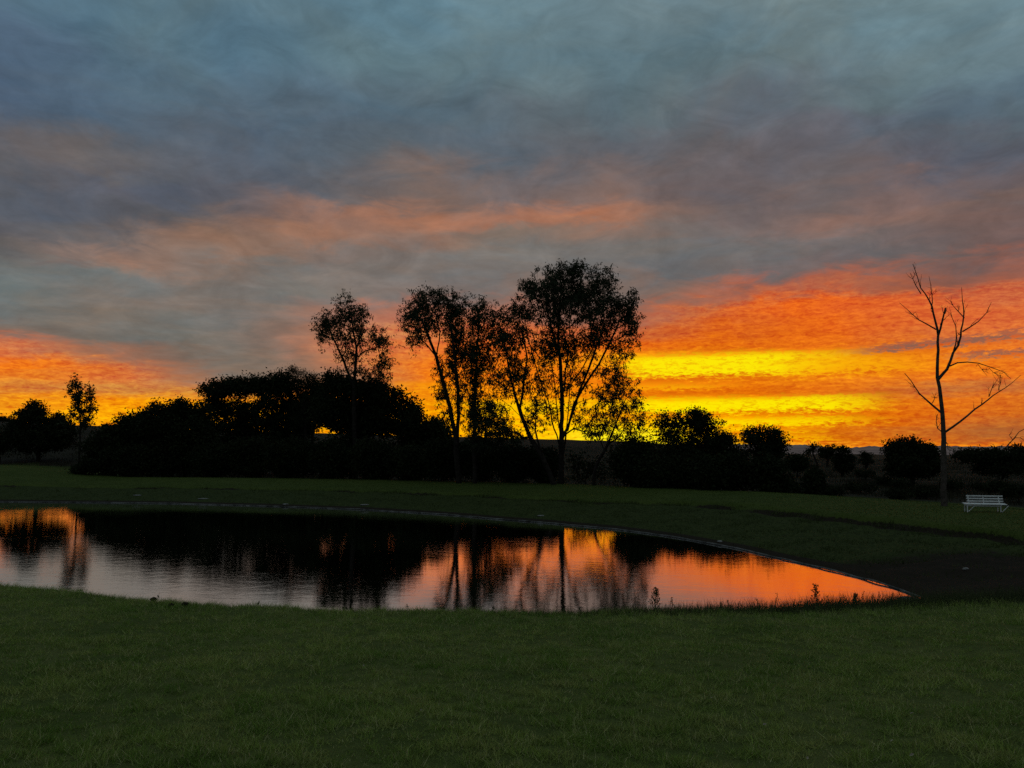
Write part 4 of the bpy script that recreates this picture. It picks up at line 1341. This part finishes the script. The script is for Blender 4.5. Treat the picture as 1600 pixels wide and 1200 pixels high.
def weed(px, h, label, group=None, name='weed_plant', bushy=1.0, shift=0.15):
    SEED[0] += 1
    rng = np.random.default_rng(SEED[0])
    p = lip_point(px, shift)
    z = ground_z(p[0], p[1])
    root = thing(name, label, 'weed', (p[0], p[1], z - 0.01), group)
    sg, lg = Geo(), Geo()
    lean = rng.normal(0, 0.06)
    main = np.array([[lean * h * t * t, 0.02 * math.sin(3 * t), h * t] for t in np.linspace(0, 1, 6)])
    sg.add(*tube(main, np.linspace(0.0075, 0.003, 6), 5))
    nb = int(14 * bushy)
    cs = []
    for i in range(nb):
        t = 0.12 + 0.83 * i / max(nb - 1, 1)
        a = i * 2.4 + rng.uniform(-0.3, 0.3)
        L = h * (0.30 * (1 - t) + 0.12) * rng.uniform(0.7, 1.15)
        b0 = np.array([np.interp(t, np.linspace(0, 1, 6), main[:, k]) for k in range(3)])
        dr = np.array([math.cos(a) * 0.62, math.sin(a) * 0.62, 0.78])
        P = np.array([b0, b0 + dr * L * 0.5, b0 + dr * L + np.array([0, 0, 0.05 * L])])
        sg.add(*tube(P, [0.004, 0.003, 0.002], 4))
        for s in np.linspace(0.45, 1.0, 4):
            c = b0 + dr * L * s
            cs += [c + rng.normal(0, 0.006, 3) for _ in range(3)]
    for t in np.linspace(0.75, 1.02, 6):
        cs += [np.array([lean * h * t * t, 0, h * t]) + rng.normal(0, 0.006, 3) for _ in range(3)]
    v, f = leaf_quads(np.array(cs), 0.042, 0.018, -1.0, rng)
    lg.add(v, f)
    sg.build('stem', M_weed, root)
    lg.build('leaves', M_weed, root)
    return root


weed(1020, 0.44, 'bushy weed with many upturned twigs on lawn lip, against the pinkish reflection', bushy=1.5)
weed(1268, 0.46, 'tall open weed with side twigs on lawn lip, against the orange reflection', bushy=1.1)
weed(1328, 0.24, 'short bushy weed on lawn lip between tall open weed and pond corner', bushy=0.9)


def stalk(px, h, lean):
    SEED[0] += 1
    rng = np.random.default_rng(SEED[0])
    p = lip_point(px, 0.15)
    z = ground_z(p[0], p[1])
    root = thing('grass_stalk', 'thin single seed stalk rising from the ragged grass above the pond', 'grass stalk', (p[0], p[1], z - 0.01), 'thin seed stalks along the lawn lip')
    P = np.array([[lean * h * t ** 1.5, 0.0, h * t] for t in np.linspace(0, 1, 5)])
    sg = Geo()
    sg.add(*tube(P, np.linspace(0.004, 0.0018, 5), 4))
    sg.build('stem', M_weed, root)
    cs = np.array([P[-1] * (1 - s) + P[-3] * s + rng.normal(0, 0.006, 3) for s in np.linspace(-0.05, 0.9, 22)])
    v, f = leaf_quads(cs, 0.035, 0.012, -1.2, rng)
    lg = Geo()
    lg.add(v, f)
    lg.build('seed_head', M_weed, root)


for px, h, ln in [(1043, 0.28, 0.10), (1048, 0.22, -0.12), (985, 0.14, 0.1), (1120, 0.18, 0.15), (1134, 0.22, -0.1), (1146, 0.18, 0.2), (1181, 0.26, -0.25), (1203, 0.28, 0.15),
                  (1213, 0.36, -0.2), (1232, 0.22, 0.12), (1246, 0.20, -0.15), (1256, 0.2, 0.1), (1290, 0.25, -0.25), (1304, 0.26, 0.1), (1311, 0.24, -0.05), (1338, 0.28, 0.12),
                  (1352, 0.22, 0.2), (1366, 0.26, -0.1), (1382, 0.22, 0.15), (1398, 0.26, -0.12), (1408, 0.22, 0.1), (1424, 0.24, 0.05), (1455, 0.24, -0.1), (1478, 0.26, 0.1), (1502, 0.30, -0.08),
                  (1545, 0.26, 0.12), (1572, 0.3, -0.1), (880, 0.12, 0.1), (905, 0.13, -0.1), (770, 0.12, 0.1), (640, 0.12, -0.1), (545, 0.12, 0.1), (410, 0.12, 0.1), (255, 0.14, 0.12)]:
    stalk(px, h, ln)


# ------------------------------------------------------------------ stones, clods, leaves
def lump(name, mat, loc, sx, sy, sz, rng, rot=0.0):
    """an irregular rounded lump"""
    nu, nv = 12, 7
    V = []
    ph = rng.uniform(0, 6.28, 4)
    for j in range(nv):
        lat = -0.5 * math.pi + math.pi * j / (nv - 1)
        for i in range(nu):
            lo = 2 * math.pi * i / nu
            k = 1 + 0.16 * math.sin(2 * lo + ph[0]) + 0.12 * math.sin(3 * lo + ph[1] + lat) + 0.08 * math.sin(5 * lat + ph[2])
            V.append((sx * k * math.cos(lat) * math.cos(lo), sy * k * math.cos(lat) * math.sin(lo), sz * (0.6 + math.sin(lat) * (1 + 0.1 * math.sin(lo * 4 + ph[3])))))
    Fq = [[j * nu + i, j * nu + (i + 1) % nu, (j + 1) * nu + (i + 1) % nu, (j + 1) * nu + i] for j in range(nv - 1) for i in range(nu)]
    o = mesh_from(name, V, Fq, 4, mat, True, None, loc)
    o.rotation_euler = (0, 0, rot)
    return o


rs = np.random.default_rng(21)
for px, py, s, lab in [(215, 774, 0.55, 'pale flat stone on far shore below the left end of grove'),
                       (318, 779.5, 0.60, 'pale flat stone on far shore, second from left'),
                       (446, 788, 0.45, 'small pale flat stone at the water edge below the wispy tree'),
                       (570, 789, 0.50, 'pale flat stone on far shore below the airy gum'),
                       (846, 806, 0.45, 'pale flat stone on far bank below the tallest gum'),
                       (1125, 846, 0.22, 'little pale stone on far bank beside the curving edging'),
                       (1509, 889, 0.16, 'little pale stone on the dark earth slope at right')]:
    p = hit(px, py)
    zg = p[2]
    o = lump('flat_stone', M_stone, (p[0], p[1], zg - 0.03), s * 0.7, s * 0.5, 0.05, rs, rs.uniform(-0.4, 0.4))
    tag(o, lab, 'stone', 'pale stones along the far shore')
for px, s, lab in [(1417, 0.24, 'lighter rock at the pond corner where the edging ends'), (1428, 0.16, 'smaller rock next to the lighter rock at the pond corner')]:
    p = on_level(px, 934 if px < 1420 else 938, 0.08)
    tag(lump('corner_rock', M_edging, (p[0], p[1], max(ground_z(p[0], p[1]), 0.0) - 0.02), s, s * 0.7, 0.09, rs), lab, 'rock', 'rocks at the pond corner')
for px, py, s, lab in [(231, 939, 0.06, 'dark soil clod left of a pair near the water at lawn left'),
                       (240, 941, 0.055, 'dark soil clod right of a pair near the water at lawn left'),
                       (267, 950, 0.045, 'small dark soil clod alone just right of the pair'),
                       (289, 949, 0.055, 'rightmost dark soil clod near the water at lawn left')]:
    p = hit(px, py)
    zg = p[2]
    tag(lump('soil_clod', M_soil, (p[0], p[1], zg + 0.03), s * 1.1, s * 0.95, s * 0.75, rs), lab, 'soil clod', 'dark soil clods on the lawn')
lv = [(0, -0.5, 0), (0.22, -0.15, 0.05), (0.2, 0.2, 0.08), (0, 0.5, 0.02), (-0.2, 0.2, 0.1), (-0.22, -0.15, 0.06), (0, 0, -0.03)]
lf = [(6, 0, 1), (6, 1, 2), (6, 2, 3), (6, 3, 4), (6, 4, 5), (6, 5, 0)]
proto = None
for px, py, s in [(1379, 1143 - 0, 0.05), (1580, 1080, 0.06), (1578, 1108, 0.05), (1490, 1118, 0.05), (1425, 1125, 0.05), (1425, 1192, 0.06), (1375, 1169, 0.06), (1394, 1170, 0.045), (1112, 1101, 0.05),
                  (1195, 1143, 0.06), (925, 1072, 0.05), (580, 1093, 0.04), (568, 1048, 0.05), (285, 1030, 0.045), (192, 1118, 0.045), (304, 1023, 0.04), (658, 1120, 0.04), (45, 1168, 0.05),
                  (486, 1049, 0.045), (208, 1048, 0.04), (1262, 1198, 0.05), (1060, 980, 0.04), (960, 1010, 0.035), (1290, 1020, 0.04), (1530, 1040, 0.05), (1505, 1180, 0.05), (760, 1160, 0.04), (420, 1150, 0.04),
                  (1490, 994, 0.04), (120, 1085, 0.04)]:
    p = hit(px, py)
    zg = p[2]
    if proto is None:
        proto = mesh_from('fallen_leaf', lv, lf, 3, M_leaf_litter)
        o = proto
    else:
        o = proto.copy()
        COL.objects.link(o)
    o.location = (p[0], p[1], zg + 0.062)
    o.scale = (s * 0.8, s * 0.8, s * 0.8)
    o.rotation_euler = (rs.uniform(-0.5, 0.5), rs.uniform(-0.5, 0.5), rs.uniform(0, 6.28))
    tag(o, 'small pale fallen leaf lying in the short grass of the lawn', 'leaf', 'fallen leaves on the lawn')
